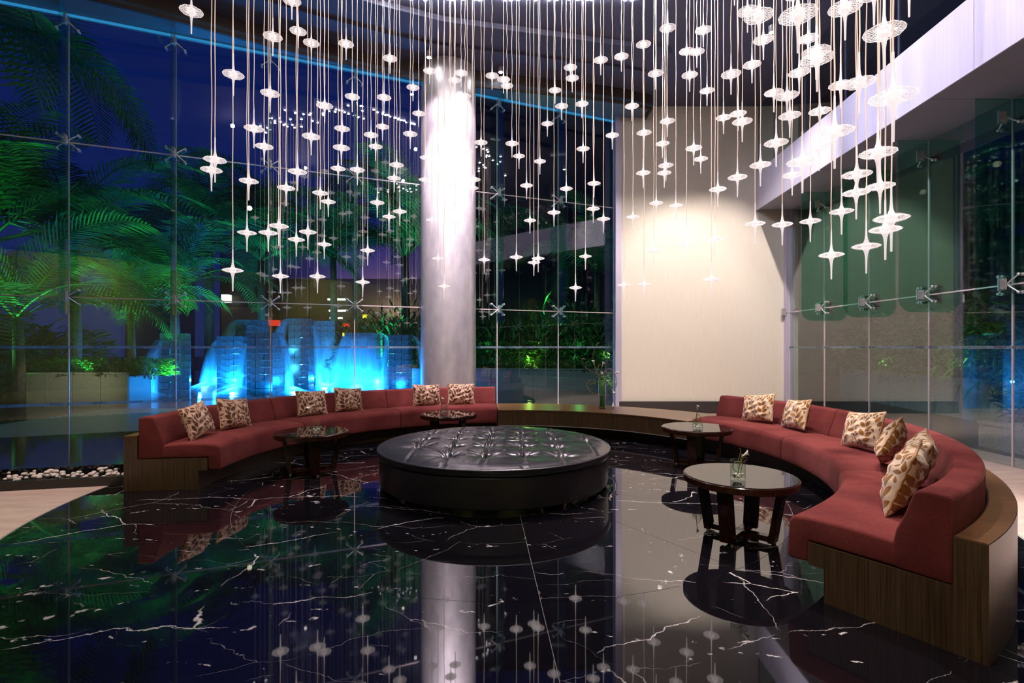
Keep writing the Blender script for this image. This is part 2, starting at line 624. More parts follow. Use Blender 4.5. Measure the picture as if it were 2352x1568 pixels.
def wedge(a0, a1, r0, r1, z0, z1, n):
    g = 0.0016
    mb = MB()
    outer = []
    inner = []
    for k in range(n + 1):
        for r, L, s_ in ((r1, outer, -1), (r0, inner, 1)):
            rr = r + s_ * g
            da = math.degrees(g / max(rr, 0.02))
            a = a0 + da + (a1 - a0 - 2 * da) * k / n
            L.append((CX + rr * math.cos(rad(a)), CY + rr * math.sin(rad(a))))
    nn = n + 1
    for z in (z0, z1):
        for p in outer + inner:
            mb.v.append((p[0], p[1], z))
    o_, i_ = 0, nn
    t_ = 2 * nn
    for k in range(n):
        mb.f.append((t_ + i_ + k, t_ + o_ + k, t_ + o_ + k + 1, t_ + i_ + k + 1))
        mb.f.append((o_ + k, o_ + k + 1, t_ + o_ + k + 1, t_ + o_ + k))
        mb.f.append((i_ + k + 1, i_ + k, t_ + i_ + k, t_ + i_ + k + 1))
    mb.f.append((o_, t_ + o_, t_ + i_, i_))
    mb.f.append((o_ + n, i_ + n, t_ + i_ + n, t_ + o_ + n))
    return mb


for r0, r1, n in ((0.02, 1.1, 6), (1.1, 2.68, 10), (2.68, 4.22, 14)):
    for k in range(12):
        a0 = 3.5 + 30 * k
        wedge(a0, a0 + 30, r0, r1, -0.02, 0.0, n).build('marble_slab', M['marble'], floor)

# cream marble around the disc: slabs in strips with the disc cut out of them
def cream():
    mb = MB()
    n = 160
    x0, x1, y0, y1 = -9.6, 6.6, -5.2, 12.4
    for k in range(n):
        a, b = 2 * PI * k / n, 2 * PI * (k + 1) / n
        def out(t):
            dx, dy = math.cos(t), math.sin(t)
            s = 1e9
            if dx > 0: s = min(s, (x1 - CX) / dx)
            if dx < 0: s = min(s, (x0 - CX) / dx)
            if dy > 0: s = min(s, (y1 - CY) / dy)
            if dy < 0: s = min(s, (y0 - CY) / dy)
            return CX + dx * s, CY + dy * s
        i = len(mb.v)
        pa, pb = out(a), out(b)
        mb.v += [(CX + 4.235 * math.cos(a), CY + 4.235 * math.sin(a), 0), (pa[0], pa[1], 0), (pb[0], pb[1], 0), (CX + 4.235 * math.cos(b), CY + 4.235 * math.sin(b), 0)]
        mb.v += [(x, y, -0.03) for x, y, z in mb.v[i:i + 4]]
        mb.f += [(i, i + 1, i + 2, i + 3), (i + 7, i + 6, i + 5, i + 4), (i + 3, i + 7, i + 4, i)]
    return mb


cream().build('cream_marble_surround', M['cream'], floor)

# ------------------------------------------------------------------ left glass wall (window_1)
P0 = Vector((-6.72, 7.92, 0))
P7 = Vector((2.265, 11.65, 0))
LD = (P7 - P0).normalized()
LN = Vector((LD.y, -LD.x, 0))       # towards the room
LA = math.atan2(LD.y, LD.x)
PW = (P7 - P0).length / 7
ZB, ZJ1, ZJ2, ZT = 0.13, H + HS, 4.55, 6.47
COLC = Vector((-1.22, 10.02, 0))
COLR = 0.525

win1 = sempty('window_1', 'tall frameless glass wall facing the fountain')


def textmesh():
    c = bpy.data.curves.new('lettering', 'FONT')
    c.body = 'WESTIN'
    c.size = 0.042
    c.space_character = 1.15
    c.extrude = 0.0006
    o = bpy.data.objects.new('tmp', c)
    COL.objects.link(o)
    dg = bpy.context.evaluated_depsgraph_get()
    me = bpy.data.meshes.new_from_object(o.evaluated_get(dg))
    bpy.data.objects.remove(o)
    xs = [v.co.x for v in me.vertices]
    cx = (min(xs) + max(xs)) / 2
    for v in me.vertices:
        v.co = Vector((-(v.co.x - cx), 0, v.co.y - 0.014))   # reads from the street side
        
    me.materials.clear()
    me.materials.append(M['letter'])
    me.name = 'lettering'
    return me


LET = textmesh()


def panel(win, A, B, z0, z1, nrm, name='pane', mat=None, th=0.012):
    g = 0.006
    d = (B - A).normalized()
    a, b = A + d * g, B - d * g
    c = (a + b) / 2
    MB().quadbox((0, 0, 0), ((b - a).length, th, z1 - z0 - 2 * g)).build(name, mat or M['pane'], win, loc=(c.x, c.y, (z0 + z1) / 2), rz=math.atan2(d.y, d.x))


def strip(win, A, B, z0, z1, th, name, mat, off=Vector((0, 0, 0))):
    c = (A + B) / 2 + off
    d = B - A
    MB().quadbox((0, 0, 0), (d.length, th, z1 - z0)).build(name, mat, win, loc=(c.x, c.y, (z0 + z1) / 2), rz=math.atan2(d.y, d.x))


def fitting_meshes():
    ms = {}
    b = MB()
    b.quadbox((0, 0.16, 0), (0.014, 0.12, 0.20))
    b.quadbox((0.018, 0.16, 0), (0.008, 0.10, 0.16))
    b.quadbox((-0.018, 0.16, 0), (0.008, 0.10, 0.16))
    b.tube([(-0.03, 0.17, 0.06), (0.03, 0.17, 0.06)], 0.012, 8)
    b.tube([(-0.03, 0.17, -0.06), (0.03, 0.17, -0.06)], 0.012, 8)
    b.tube([(0, 0.10, 0), (0, 0.07, 0)], 0.026, 10)
    ms['b'] = b.mesh('spider_fitting', M['chrome'], True, 40)
    for k, (sx_, sz_) in enumerate(((1, 1), (-1, 1), (1, -1), (-1, -1))):
        a = MB()
        a.tube([(0, 0.085, 0), (sx_ * 0.07, 0.09, sz_ * 0.055), (sx_ * 0.155, 0.07, sz_ * 0.125)], [0.017, 0.013, 0.010], 8)
        ms['a%d' % k] = a.mesh('arm', M['chrome'], True, 50)
        c = MB()
        c.tube([(sx_ * 0.16, 0.085, sz_ * 0.13), (sx_ * 0.16, -0.03, sz_ * 0.13)], 0.010, 8)
        c.ball((sx_ * 0.16, 0.07, sz_ * 0.13), 0.024, 10, 6)
        c.tube([(sx_ * 0.16, 0.02, sz_ * 0.13), (sx_ * 0.16, 0.006, sz_ * 0.13)], 0.026, 12)
        ms['c%d' % k] = c.mesh('bolt', M['chrome'], True, 50)
    return ms


FM = fitting_meshes()


def fitting(win, p, z, ang, which=(0, 1, 2, 3)):
    o = obj('spider_fitting', FM['b'], win, (p.x, p.y, z), ang)
    o.scale = (0.82, 0.82, 0.82)
    for k in which:
        obj('arm', FM['a%d' % k], o)
        obj('bolt', FM['c%d' % k], o)


def lp(i):
    return P0 + LD * PW * i


fit_ang_L = math.atan2(LN.y, LN.x) - PI / 2
def cut_by_column(A, B):
    """trim a pane so that it stops at the column"""
    d = (B - A)
    L = d.length
    d = d / L
    c = COLC - A
    t = c.dot(d)
    off = (c - d * t).length
    if off >= COLR + 0.01:
        return [(A, B)]
    hw = math.sqrt((COLR + 0.012) ** 2 - off ** 2)
    t0, t1 = t - hw, t + hw
    out = []
    if t0 > 0.05:
        out.append((A, A + d * min(t0, L)))
    if t1 < L - 0.05:
        out.append((A + d * max(t1, 0), B))
    return out


for i in range(-2, 7):
    A, B = lp(i), lp(i + 1)
    for a, b in cut_by_column(A, B):
        for z0, z1 in ((ZB, ZJ1), (ZJ1, ZJ2), (ZJ2, ZT)):
            panel(win1, a, b, z0, z1, LN)
        for z in (ZJ1, ZJ2):
            strip(win1, a, b, z - 0.008, z + 0.008, 0.02, 'joint_seal', M['seal'])
        strip(win1, a, b, H - 0.022, H + 0.018, 0.004, 'frosted_band', M['frost'], LN * 0.010)
        if i < 3:
            strip(win1, a, b, 0.565, 0.61, 0.004, 'frosted_band', M['frost'], LN * 0.010)
        L = (b - a).length
        fr = [0.28, 0.62, 0.93] if i == 0 else [0.12, 0.45, 0.9]
        for k_, f_ in enumerate(fr):
            for z in ((H - 0.002, 0.588) if i < 3 else (H - 0.002,)):
                p = a + LD * (f_ * L) + LN * 0.014
                if L > 0.7:
                    obj('lettering', LET, win1, (p.x, p.y, z), LA)
for i in range(-2, 8):
    p = lp(i)
    c = p - COLC
    hid = c.length < COLR + 0.15
    if not hid:
        o = MB().quadbox((0, 0, 0), (0.016, 0.02, ZT - ZB)).build('joint_seal', M['seal'], win1, loc=(p.x, p.y, (ZT + ZB) / 2), rz=LA)
        if i < 7:
            q = p + LN * 0.185
            zb = 1.95
            MB().quadbox((0, 0, 0), (0.018, 0.33, ZT - zb)).build('glass_fin', M['fin'], win1, loc=(q.x, q.y, (ZT + zb) / 2), rz=fit_ang_L)
        for z in (ZJ1, ZJ2):
            fitting(win1, p, z, fit_ang_L, (0, 1, 2, 3) if i < 7 else (1, 3))
        fitting(win1, p, ZT - 0.12, fit_ang_L, (2, 3) if i < 7 else (3,))

# head trim with the blue light strip, and the soffit above it
A, B = lp(-2), lp(7)
hd = sempty('trim_1', 'blue light strip along the head of the glass wall')
for a, b in ((A, P0 + LD * ((COLC - P0).dot(LD) - COLR)), (P0 + LD * ((COLC - P0).dot(LD) + COLR), B)):
    strip(hd, a, b, ZT, ZT + 0.02, 0.05, 'light_strip', M['bluestrip'])

# ------------------------------------------------------------------ column
c = MB()
c.lathe([(COLR, 0), (COLR, 6.30), (COLR - 0.012, 6.30), (COLR - 0.012, ZC)], 96, (0, 0, 0))
cm = c.build('column', M['silver'], None, True, 30, loc=COLC)
struct(cm, 'round silver-leaf column beside the long glass wall')

# ------------------------------------------------------------------ white end wall
YW = 11.5
wl = MB()
wl.quadbox((4.3, YW + 0.1, 6.9 / 2), (4.0, 0.2, 6.9))
wb = wl.build('wall_back', M['wallpaper'])
struct(wb, 'tall cream papered end wall lit from above')
bb = MB()
bb.quadbox((4.2, YW - 0.03, 0.13), (3.7, 0.06, 0.26))
struct(bb.build('baseboard_back', M['black']), 'black baseboard under the cream wall')
t1 = MB()
t1.quadbox((2.30, YW - 0.02, 3.3), (0.07, 0.14, 6.6))
t1.quadbox((2.37, YW - 0.01, 3.3), (0.06, 0.08, 6.6))
struct(t1.build('trim_2', M['lilac']), 'lilac metal jamb between glass and cream wall')
t2 = MB()
t2.quadbox((6.03, YW - 0.04, 2.25), (0.10, 0.12, 4.5))
t2.quadbox((6.10, YW - 0.14, 2.25), (0.06, 0.10, 4.5))
struct(t2.build('trim_3', M['lilac']), 'lilac metal jamb beside the garden-side glass wall')

# ------------------------------------------------------------------ right glass wall (window_2)
XR = 6.06
win2 = sempty('window_2', 'frameless glass wall under the lilac fascia')
RY = [11.4 - 1.27 * k for k in range(8)]
ZBR, ZTR = 0.0, 4.45
angR = PI / 2
NR = Vector((-1, 0, 0))


def roundfin():
    """fin across the glass, rounded lower corners; local x across, z up from bottom"""
    wv, h, r = 0.45, ZTR - 1.96, 0.2
    pts = [(-wv, h), (-wv, r)]
    for k in range(9):
        a = PI + k / 8 * PI / 2
        pts.append((-wv + r + r * math.cos(a), r + r * math.sin(a)))
    for k in range(9):
        a = 1.5 * PI + k / 8 * PI / 2
        pts.append((wv - r + r * math.cos(a), r + r * math.sin(a)))
    pts += [(wv, r), (wv, h)]
    mb = MB()
    n = len(pts)
    for y in (-0.009, 0.009):
        for x, z in pts:
            mb.v.append((x, y, z))
    mb.f.append(tuple(range(n)))
    mb.f.append(tuple(n + k for k in range(n))[::-1])
    for k in range(n):
        j = (k + 1) % n
        mb.f.append((j, k, n + k, n + j))
    return mb.mesh('glass_fin', M['finR'])


RF = roundfin()
for k in range(7):
    A, B = Vector((XR, RY[k + 1], 0)), Vector((XR, RY[k], 0))
    for z0, z1 in ((ZBR, ZJ1), (ZJ1, ZTR)):
        panel(win2, A, B, z0, z1, NR)
    strip(win2, A, B, ZJ1 - 0.009, ZJ1 + 0.009, 0.02, 'joint_seal', M['seal'])
    strip(win2, A, B, H - 0.022, H + 0.018, 0.004, 'frosted_band', M['frost'], NR * 0.010)
    for f_ in (0.12, 0.93):
        o = obj('lettering', LET, win2, (XR - 0.014, RY[k + 1] + f_ * 1.27, H - 0.002), -PI / 2)
for k in range(0, 8):
    MB().quadbox((0, 0, 0), (0.02, 0.016, ZTR)).build('joint_seal', M['seal'], win2, loc=(XR, RY[k], ZTR / 2))
    if k:
        obj('glass_fin', RF, win2, (XR + 0.0, RY[k], 1.96))
    fitting(win2, Vector((XR, RY[k], 0)), ZJ1, PI / 2, (0, 1, 2, 3) if k else (0, 2))
    fitting(win2, Vector((XR, RY[k], 0)), ZTR - 0.22, PI / 2, (2, 3))

# ------------------------------------------------------------------ lilac fascia beam, its soffit and the clerestory above
fas = sempty('trim_4', 'long lilac metal fascia beam over the garden-side glass')
def fx(Y):
    return 5.36 + (Y - 11.2) * 0.062
joints = [11.48, 10.72, 9.45, 8.18, 6.95, 5.65, 4.38, 3.1, 1.8]
jz0, jz1 = 4.45, 5.27
for k in range(len(joints) - 1):
    a, b = Vector((fx(joints[k + 1]), joints[k + 1] + 0.004, 0)), Vector((fx(joints[k]), joints[k] - 0.004, 0))
    strip(fas, a, b, jz0, jz1, 0.04, 'fascia_panel', M['panel'])
for k in range(8):
    y0, y1 = RY[k] - 1.27 + 0.005, RY[k] - 0.005
    mb = MB()
    mb.prism([(fx(y0), y0), (6.62, y0), (6.62, y1), (fx(y1), y1)], 4.45, 4.50)
    mb.build('soffit_panel', M['soffit'], fas)
mb = MB()
mb.prism([(fx(1.8) + 0.03, 1.8), (6.62, 1.8), (6.62, 11.45), (fx(11.45) + 0.03, 11.45)], 5.20, 5.26)
mb.build('fascia_cap', M['soffit'], fas)
win3 = sempty('window_3', 'dark clerestory glazing above the lilac fascia')
for k in range(len(joints) - 1):
    a, b = Vector((fx(joints[k + 1]) + 0.05, joints[k + 1], 0)), Vector((fx(joints[k]) + 0.05, joints[k], 0))
    panel(win3, a, b, 5.27, ZC, NR)
    MB().quadbox((0, 0, 0), (0.02, 0.012, ZC - 5.27)).build('joint_seal', M['ceil'], win3, loc=(b.x, b.y, (ZC + 5.27) / 2))

# ------------------------------------------------------------------ ceiling with a curved recess edge along the glass
edge = [(-8.2, 6.35), (-6.9, 7.08), (-5.9, 7.6), (-5.17, 8.0), (-4.3, 8.52), (-3.4, 9.02), (-2.5, 9.45), (-1.72, 9.78), (-1.0, 9.95), (-0.2, 10.12),
        (0.8, 10.35), (1.6, 10.52), (2.25, 10.7), (2.95, 11.0), (2.95, 11.6)]
mb = MB()
pts = []
for x, y in edge:
    t = (x - P0.x) / LD.x
    g = (P0 + LD * t)
    pts.append(((x, y), (g.x - LN.x * 0.12, g.y - LN.y * 0.12)))
for k in range(len(pts) - 1):
    i = len(mb.v)
    (a, ga), (b, gb) = pts[k], pts[k + 1]
    for z in (ZT + 0.028, ZT + 0.09):
        mb.v += [(a[0], a[1], z), (b[0], b[1], z), (gb[0], gb[1], z), (ga[0], ga[1], z)]
    mb.f += [(i + 3, i + 2, i + 1, i), (i + 4, i + 5, i + 6, i + 7), (i, i + 1, i + 5, i + 4), (i + 2, i + 3, i + 7, i + 6)]
ceil = sempty('ceiling', 'dark high ceiling with curved dropped edge')
mb.build('soffit', M['bluesof'], ceil)
mb = MB()
for k in range(len(edge) - 1):
    i = len(mb.v)
    (a, b) = edge[k], edge[k + 1]
    n_ = Vector((-(b[1] - a[1]), b[0] - a[0], 0)).normalized() * 0.05
    for z in (ZT - 0.02, ZC):
        mb.v += [(a[0], a[1], z), (b[0], b[1], z), (b[0] + n_.x, b[1] + n_.y, z), (a[0] + n_.x, a[1] + n_.y, z)]
    mb.f += [(i + 3, i + 2, i + 1, i), (i, i + 1, i + 5, i + 4), (i + 2, i + 3, i + 7, i + 6)]
mb.build('recess_edge', M['ceilb'], ceil)
mb = MB()
_ga, _gb = lp(-2) - LN * 0.15, lp(7) - LN * 0.15
mb.prism([(_ga.x, -5.2), (6.6, -5.2), (6.6, YW + 0.2), (_gb.x, YW + 0.2), (_gb.x, _gb.y), (_ga.x, _ga.y)], ZC, ZC + 0.2)
mb.build('ceiling_slab', M['ceil'], ceil)
# shallow dropped ribs that follow the recess
for off, zz in ((0.75, 0.05), (1.5, 0.09)):
    mb = MB()
    for k in range(len(edge) - 3):
        (a, b) = edge[k], edge[k + 1]
        q = []
        for p in (a, b):
            for o_ in (off, off + 0.05):
                q.append((p[0] + LN.x * o_, p[1] + LN.y * o_))
        i = len(mb.v)
        for z in (ZC - zz, ZC + 0.01):
            mb.v += [(q[0][0], q[0][1], z), (q[2][0], q[2][1], z), (q[3][0], q[3][1], z), (q[1][0], q[1][1], z)]
        mb.f += [(i, i + 1, i + 2, i + 3), (i, i + 4, i + 5, i + 1), (i + 3, i + 2, i + 6, i + 7)]
    mb.build('ceiling_rib', M['ceil'], ceil)

# rest of the room, behind and beside the camera
wr = sempty('wall_rear', 'timber panelled rear wall lit yellow')
for k in range(12):
    MB().quadbox((0, 0, 0), (1.36, 0.08, 4.6)).build('timber_panel', M['backwall'], wr, loc=(-9.0 + 1.38 * k, -5.05, 2.3))
MB().quadbox((0, 0, 0), (16.6, 0.1, 2.3)).build('upper_wall', M['ceil'], wr, loc=(-1.5, -5.1, 5.8))
a = lp(-2)
MB().quadbox((0, 0, 0), (0.15, a.y + 5.0, ZC)).build('wall_left', M['ceil'], None, loc=(a.x - 0.1, (a.y - 5.0) / 2, ZC / 2))['kind'] = 'structure'
MB().quadbox((0, 0, 0), (0.15, 7.4, ZC)).build('wall_right', M['ceil'], None, loc=(XR + 0.3, -1.4, ZC / 2))['kind'] = 'structure'

# ------------------------------------------------------------------ black stone ledge and pebble trough by the glass
def poly_between(a0, a1, b1, b0, z0, z1, name, mat, parent=None):
    mb = MB()
    mb.prism([tuple(a0), tuple(a1), tuple(b1), tuple(b0)], z0, z1)
    return mb.build(name, mat, parent)


def curbp(t, off=0.0):
    """points along the curb line, t in metres from x=-9"""
    x = -9.0 + t
    y = 5.25 + (x + 5.147) * 0.24 + off
    return (x, y)


t0_, t1_ = 0.0, 5.15
gl0 = lp(-2) + LN * 0.012
gl3 = lp(2.6) + LN * 0.012
ld = poly_between(curbp(t0_, 0.50), curbp(t1_, 0.46), (gl3.x, gl3.y), (gl0.x, gl0.y), 0.0, 0.13, 'floor_ledge', M['black'])
struct(ld, 'polished black stone ledge along the foot of the glass')
tr = thing('pebble_trough', 'shallow trough of white pebbles at the foot of the glass', 'trough')
poly_between(curbp(t0_, 0), curbp(t1_, 0), curbp(t1_, 0.05), curbp(t0_, 0.05), 0.0, 0.092, 'curb', M['curb'], tr)
poly_between(curbp(t0_, 0.05), curbp(t1_, 0.05), curbp(t1_, 0.46), curbp(t0_, 0.50), 0.0, 0.04, 'bed', M['curb'], tr)
pm = []
for k in range(5):
    mb = MB()
    mb.ball((0, 0, 0), 0.023, 8, 5, 0.75)
    mb.v = [(x * (1 + 0.3 * math.sin(k * 2.1)) + 0.003 * math.sin(9 * y * 30 + k), y, z) for x, y, z in mb.v]
    pm.append(mb.mesh('pebble', M['pebble'], True))
for k in range(290):
    t = 1.5 + 3.62 * R.random()
    layer = k % 3
    p = curbp(t, 0.08 + 0.36 * R.random())
    o = obj('pebble', pm[k % 5], tr, (p[0], p[1], 0.058 + 0.02 * layer + 0.008 * R.random()), R.random() * 6)
    s_ = 0.8 + 0.5 * R.random()
    o.scale = (s_, s_, s_)

# ------------------------------------------------------------------ sofas and bench
def sweep(prof, a0, a1, n, r_end=0.018, crown=0.0, crown_r=None):
    """sweep an (r, z) profile round the ring centre with softly closed ends"""
    cr = sum(p[0] for p in prof) / len(prof)
    cz = sum(p[1] for p in prof) / len(prof)
    mb = MB()
    st = []
    rm = cr
    if r_end > 0:
        for q in (0, 0.12, 0.35, 0.65, 1.0):
            an = q * PI / 2
            st.append((a0 + math.degrees(r_end * (1 - math.cos(PI / 2 - an + 0) if False else r_end * 0 + (1 - math.sin(an))) / rm) if False else a0 + math.degrees(r_end * (1 - math.cos(an)) / rm), r_end * (1 - math.sin(an))))
        st = [(a, i_) for a, i_ in st]
        # a goes in while inset shrinks: quarter round
        A = [(a0 + math.degrees(r_end * (1 - math.cos(q * PI / 2)) / rm), r_end * (1 - math.sin(q * PI / 2))) for q in (0, 0.3, 0.6, 0.85, 1.0)]
        Bq = [(a1 - math.degrees(r_end * (1 - math.cos(q * PI / 2)) / rm), r_end * (1 - math.sin(q * PI / 2))) for q in (1.0, 0.85, 0.6, 0.3, 0)]
        mid = [(A[-1][0] + (Bq[0][0] - A[-1][0]) * k / n, 0.0) for k in range(1, n)]
        st = A + mid + Bq
    else:
        st = [(a0 + (a1 - a0) * k / n, 0.0) for k in range(n + 1)]
    m = len(prof)
    # inward normals of the profile
    nrm = []
    area = 0
    for k in range(m):
        x0, y0 = prof[k]
        x1, y1 = prof[(k + 1) % m]
        area += x0 * y1 - x1 * y0
    sg = 1 if area > 0 else -1
    for k in range(m):
        p0, p1 = prof[k - 1], prof[(k + 1) % m]
        dx, dy = p1[0] - p0[0], p1[1] - p0[1]
        L = math.hypot(dx, dy) or 1
        nrm.append((-dy / L * sg, dx / L * sg))
    for a, ins in st:
        u = (a - a0) / (a1 - a0)
        cw = crown * (1 - abs(2 * u - 1) ** 4)
        for (r, z), (nx, nz) in zip(prof, nrm):
            rr, zz = r + nx * ins, z + nz * ins
            if crown and crown_r and z > crown_r:
                zz += cw
            mb.v.append((CX + rr * math.cos(rad(a)), CY + rr * math.sin(rad(a)), zz))
    for k in range(len(st) - 1):
        for q in range(m):
            r2 = (q + 1) % m
            f = (k * m + q, k * m + r2, (k + 1) * m + r2, (k + 1) * m + q)
            mb.f.append(f if sg < 0 else f[::-1])
    c0 = tuple(range(m))
    c1 = tuple((len(st) - 1) * m + q for q in range(m))
    mb.f.append(c0 if sg > 0 else c0[::-1])
    mb.f.append(c1[::-1] if sg > 0 else c1)
    return mb


def arcpts(cx, cz, r, a0, a1, n):
    return [(cx + r * math.cos(rad(a0 + (a1 - a0) * k / n)), cz + r * math.sin(rad(a0 + (a1 - a0) * k / n))) for k in range(n + 1)]


SEAT = [(3.125, 0.20), (3.125, 0.322), (3.62, 0.322), (3.62, 0.448), (3.5, 0.458), (3.35, 0.464), (3.2, 0.462), (3.1, 0.455)] + \
    arcpts(3.065, 0.395, 0.055, 80, 180, 6)[0:] + [(3.005, 0.33), (3.0, 0.26)] + arcpts(3.022, 0.212, 0.022, 180, 265, 3)
SEAT = [(r, z) for r, z in SEAT]
BACK = [(3.795, 0.322), (3.795, 0.715)] + arcpts(3.77, 0.715, 0.025, 0, 90, 4) + [(3.70, 0.742)] + arcpts(3.675, 0.70, 0.04, 80, 165, 5) + \
    [(3.60, 0.60), (3.565, 0.52), (3.55, 0.45), (3.56, 0.322)]
BASE = [(3.215, 0.0), (3.93, 0.0), (3.93, 0.55), (3.80, 0.55), (3.80, 0.318), (3.13, 0.318), (3.13, 0.19), (3.215, 0.19)]


def sofa(a0, a1, label):
    s = thing('curved_sofa', label, 'sofa', (CX, CY, 0), 0, 'curved sofas around the ottoman')
    def add(name, mb, mat, sm=True, ang=45):
        mb.v = [(x - CX, y - CY, z) for x, y, z in mb.v]
        return mb.build(name, mat, s, sm, ang)
    add('wooden_base', sweep(BASE, a0, a1, 60, 0.0), M['wood'], True, 20)
    # pale wood veneer on the ledge behind the backrest
    add('ledge_top', sweep([(3.803, 0.549), (3.927, 0.549), (3.927, 0.556), (3.803, 0.556)], a0 + 0.05, a1 - 0.05, 60, 0.0), M['woodtop'], True, 20)
    n = 3
    step = (a1 - a0) / n
    for k in range(n):
        b0, b1 = a0 + step * k, a0 + step * (k + 1)
        add('seat_cushion', sweep(SEAT, b0 + 0.06, b1 - 0.06, 22, 0.02, 0.012, 0.43), M['velvet'], True, 60)
        add('backrest', sweep(BACK, b0 + 0.04, b1 - 0.04, 22, 0.014), M['velvet'], True, 60)
    return s


sofa(94.6, 185.7, 'dark red curved sofa in front of the fountain glass')
sofa(-56.6, 33.4, 'brighter red curved sofa in front of the garden glass wall')

bn = thing('curved_bench', 'low curved dark wooden bench joining the two red sofas', 'bench', (CX, CY, 0))
BENCH = [(3.25, 0.0), (3.9, 0.0), (3.9, 0.405), (2.935, 0.405), (2.935, 0.165), (3.25, 0.165)]
mb = sweep(BENCH, 33.6, 94.4, 50, 0)
mb.v = [(x - CX, y - CY, z) for x, y, z in mb.v]
mb.build('bench_body', M['wood'], bn, True, 20)
mb = sweep([(2.93, 0.405), (3.92, 0.405), (3.92, 0.42), (2.93, 0.42)], 33.6, 94.4, 50, 0)
mb.v = [(x - CX, y - CY, z) for x, y, z in mb.v]
mb.build('bench_top', M['woodtop'], bn, True, 20)
mb = sweep([(2.931, 0.158), (2.95, 0.158), (2.95, 0.168), (2.931, 0.168)], 33.6, 94.4, 50, 0)
mb.v = [(x - CX, y - CY, z) for x, y, z in mb.v]
mb.build('metal_edge', M['chrome'], bn, True, 20)

# ------------------------------------------------------------------ ottoman
OX, OY, OR_ = -0.19, 5.66, 1.235
ot = thing('round_ottoman', 'big round black leather ottoman with tufted top', 'ottoman', (OX, OY, 0))
MB().lathe([(0.01, 0), (1.13, 0), (1.13, 0.055), (0.01, 0.055)], 96).build('plinth', M['black'], ot, True, 30)
MB().lathe([(0.01, 0.05), (1.19, 0.05), (1.205, 0.06), (1.215, 0.2), (1.212, 0.325), (1.20, 0.34), (0.01, 0.34)], 120).build('body', M['leather'], ot, True, 30)
btn = []
for cx_ in (-0.98, -0.625, -0.27, 0.085, 0.44, 0.795):
    for cy_ in (4.93, 5.36, 5.80, 6.23, 6.64):
        x, y = cx_ - OX + 0.02, cy_ - OY
        if math.hypot(x, y) < 1.02:
            btn.append((x, y))
cols = sorted(set(round(b[0], 4) for b in btn))
bt = np.array(btn)


def ottz(x, y):
    r = math.hypot(x, y)
    z = 0.418 + 0.034 * (1 - (r / OR_) ** 4)
    d = np.hypot(bt[:, 0] - x, bt[:, 1] - y)
    j = int(np.argmin(d))
    dm = float(d[j])
    # dimple with gathered folds radiating from the button
    z -= 0.045 * math.exp(-(dm / 0.045) ** 2) + 0.024 * math.exp(-(dm / 0.13) ** 2)
    th = math.atan2(y - bt[j, 1], x - bt[j, 0])
    ph = j * 2.3
    fold = (math.sin(9 * th + ph) + 0.6 * math.sin(15 * th + 2 * ph) + 0.5 * math.sin(5 * th + 3 * ph + dm * 9))
    z += 0.0135 * fold * min(1, dm / 0.035) * math.exp(-dm / 0.11)
    # long soft wrinkles
    z += 0.0052 * math.sin(x * 5 + 11 * y + 2.5 * math.sin(3 * x + 2 * y)) * math.sin(16 * y + 2.2 * math.sin(4 * x + ph)) * (1 if r < 1.1 else 0.3)
    # sewn seams through the button columns
    for cxx in cols:
        ax = abs(x - cxx)
        if ax < 0.05:
            z -= 0.015 * math.exp(-(ax / 0.011) ** 2)
            z += 0.005 * math.exp(-((ax - 0.020) / 0.008) ** 2)
    return z


mb = MB()
nr, na = 100, 300
mb.v.append((0, 0, ottz(0, 0)))
for i in range(1, nr + 1):
    r = (OR_ - 0.03) * i / nr
    for k in range(na):
        a = 2 * PI * k / na
        x, y = r * math.cos(a), r * math.sin(a)
        z = ottz(x, y)
        if i > nr - 8:
            q = (i - (nr - 8)) / 8
            z -= 0.014 * q * q
        mb.v.append((x, y, z))
for k in range(na):
    mb.f.append((0, 1 + k, 1 + (k + 1) % na))
for i in range(nr - 1):
    for k in range(na):
        k2 = (k + 1) % na
        mb.f.append((1 + i * na + k, 1 + (i + 1) * na + k, 1 + (i + 1) * na + k2, 1 + i * na + k2))
base_i = 1 + (nr - 1) * na
rim = [(OR_ - 0.012, 0.409), (OR_ - 0.001, 0.402), (OR_ + 0.002, 0.397), (OR_ - 0.002, 0.392), (OR_ - 0.003, 0.37), (OR_ - 0.004, 0.352), (OR_ - 0.016, 0.343), (OR_ - 0.06, 0.341)]
for r, z in rim:
    i0 = len(mb.v)
    for k in range(na):
        a = 2 * PI * k / na
        mb.v.append((r * math.cos(a), r * math.sin(a), z))
    for k in range(na):
        k2 = (k + 1) % na
        mb.f.append((base_i + k, i0 + k, i0 + k2, base_i + k2))
    base_i = i0
mb.build('cushion', M['leather'], ot, True, 70)
bm_ = MB()
bm_.ball((0, 0, 0), 0.014, 10, 6, 0.5)
bmsh = bm_.mesh('button', M['leather'], True)
for x, y in btn:
    obj('button', bmsh, ot, (x, y, ottz(x, y) + 0.003))


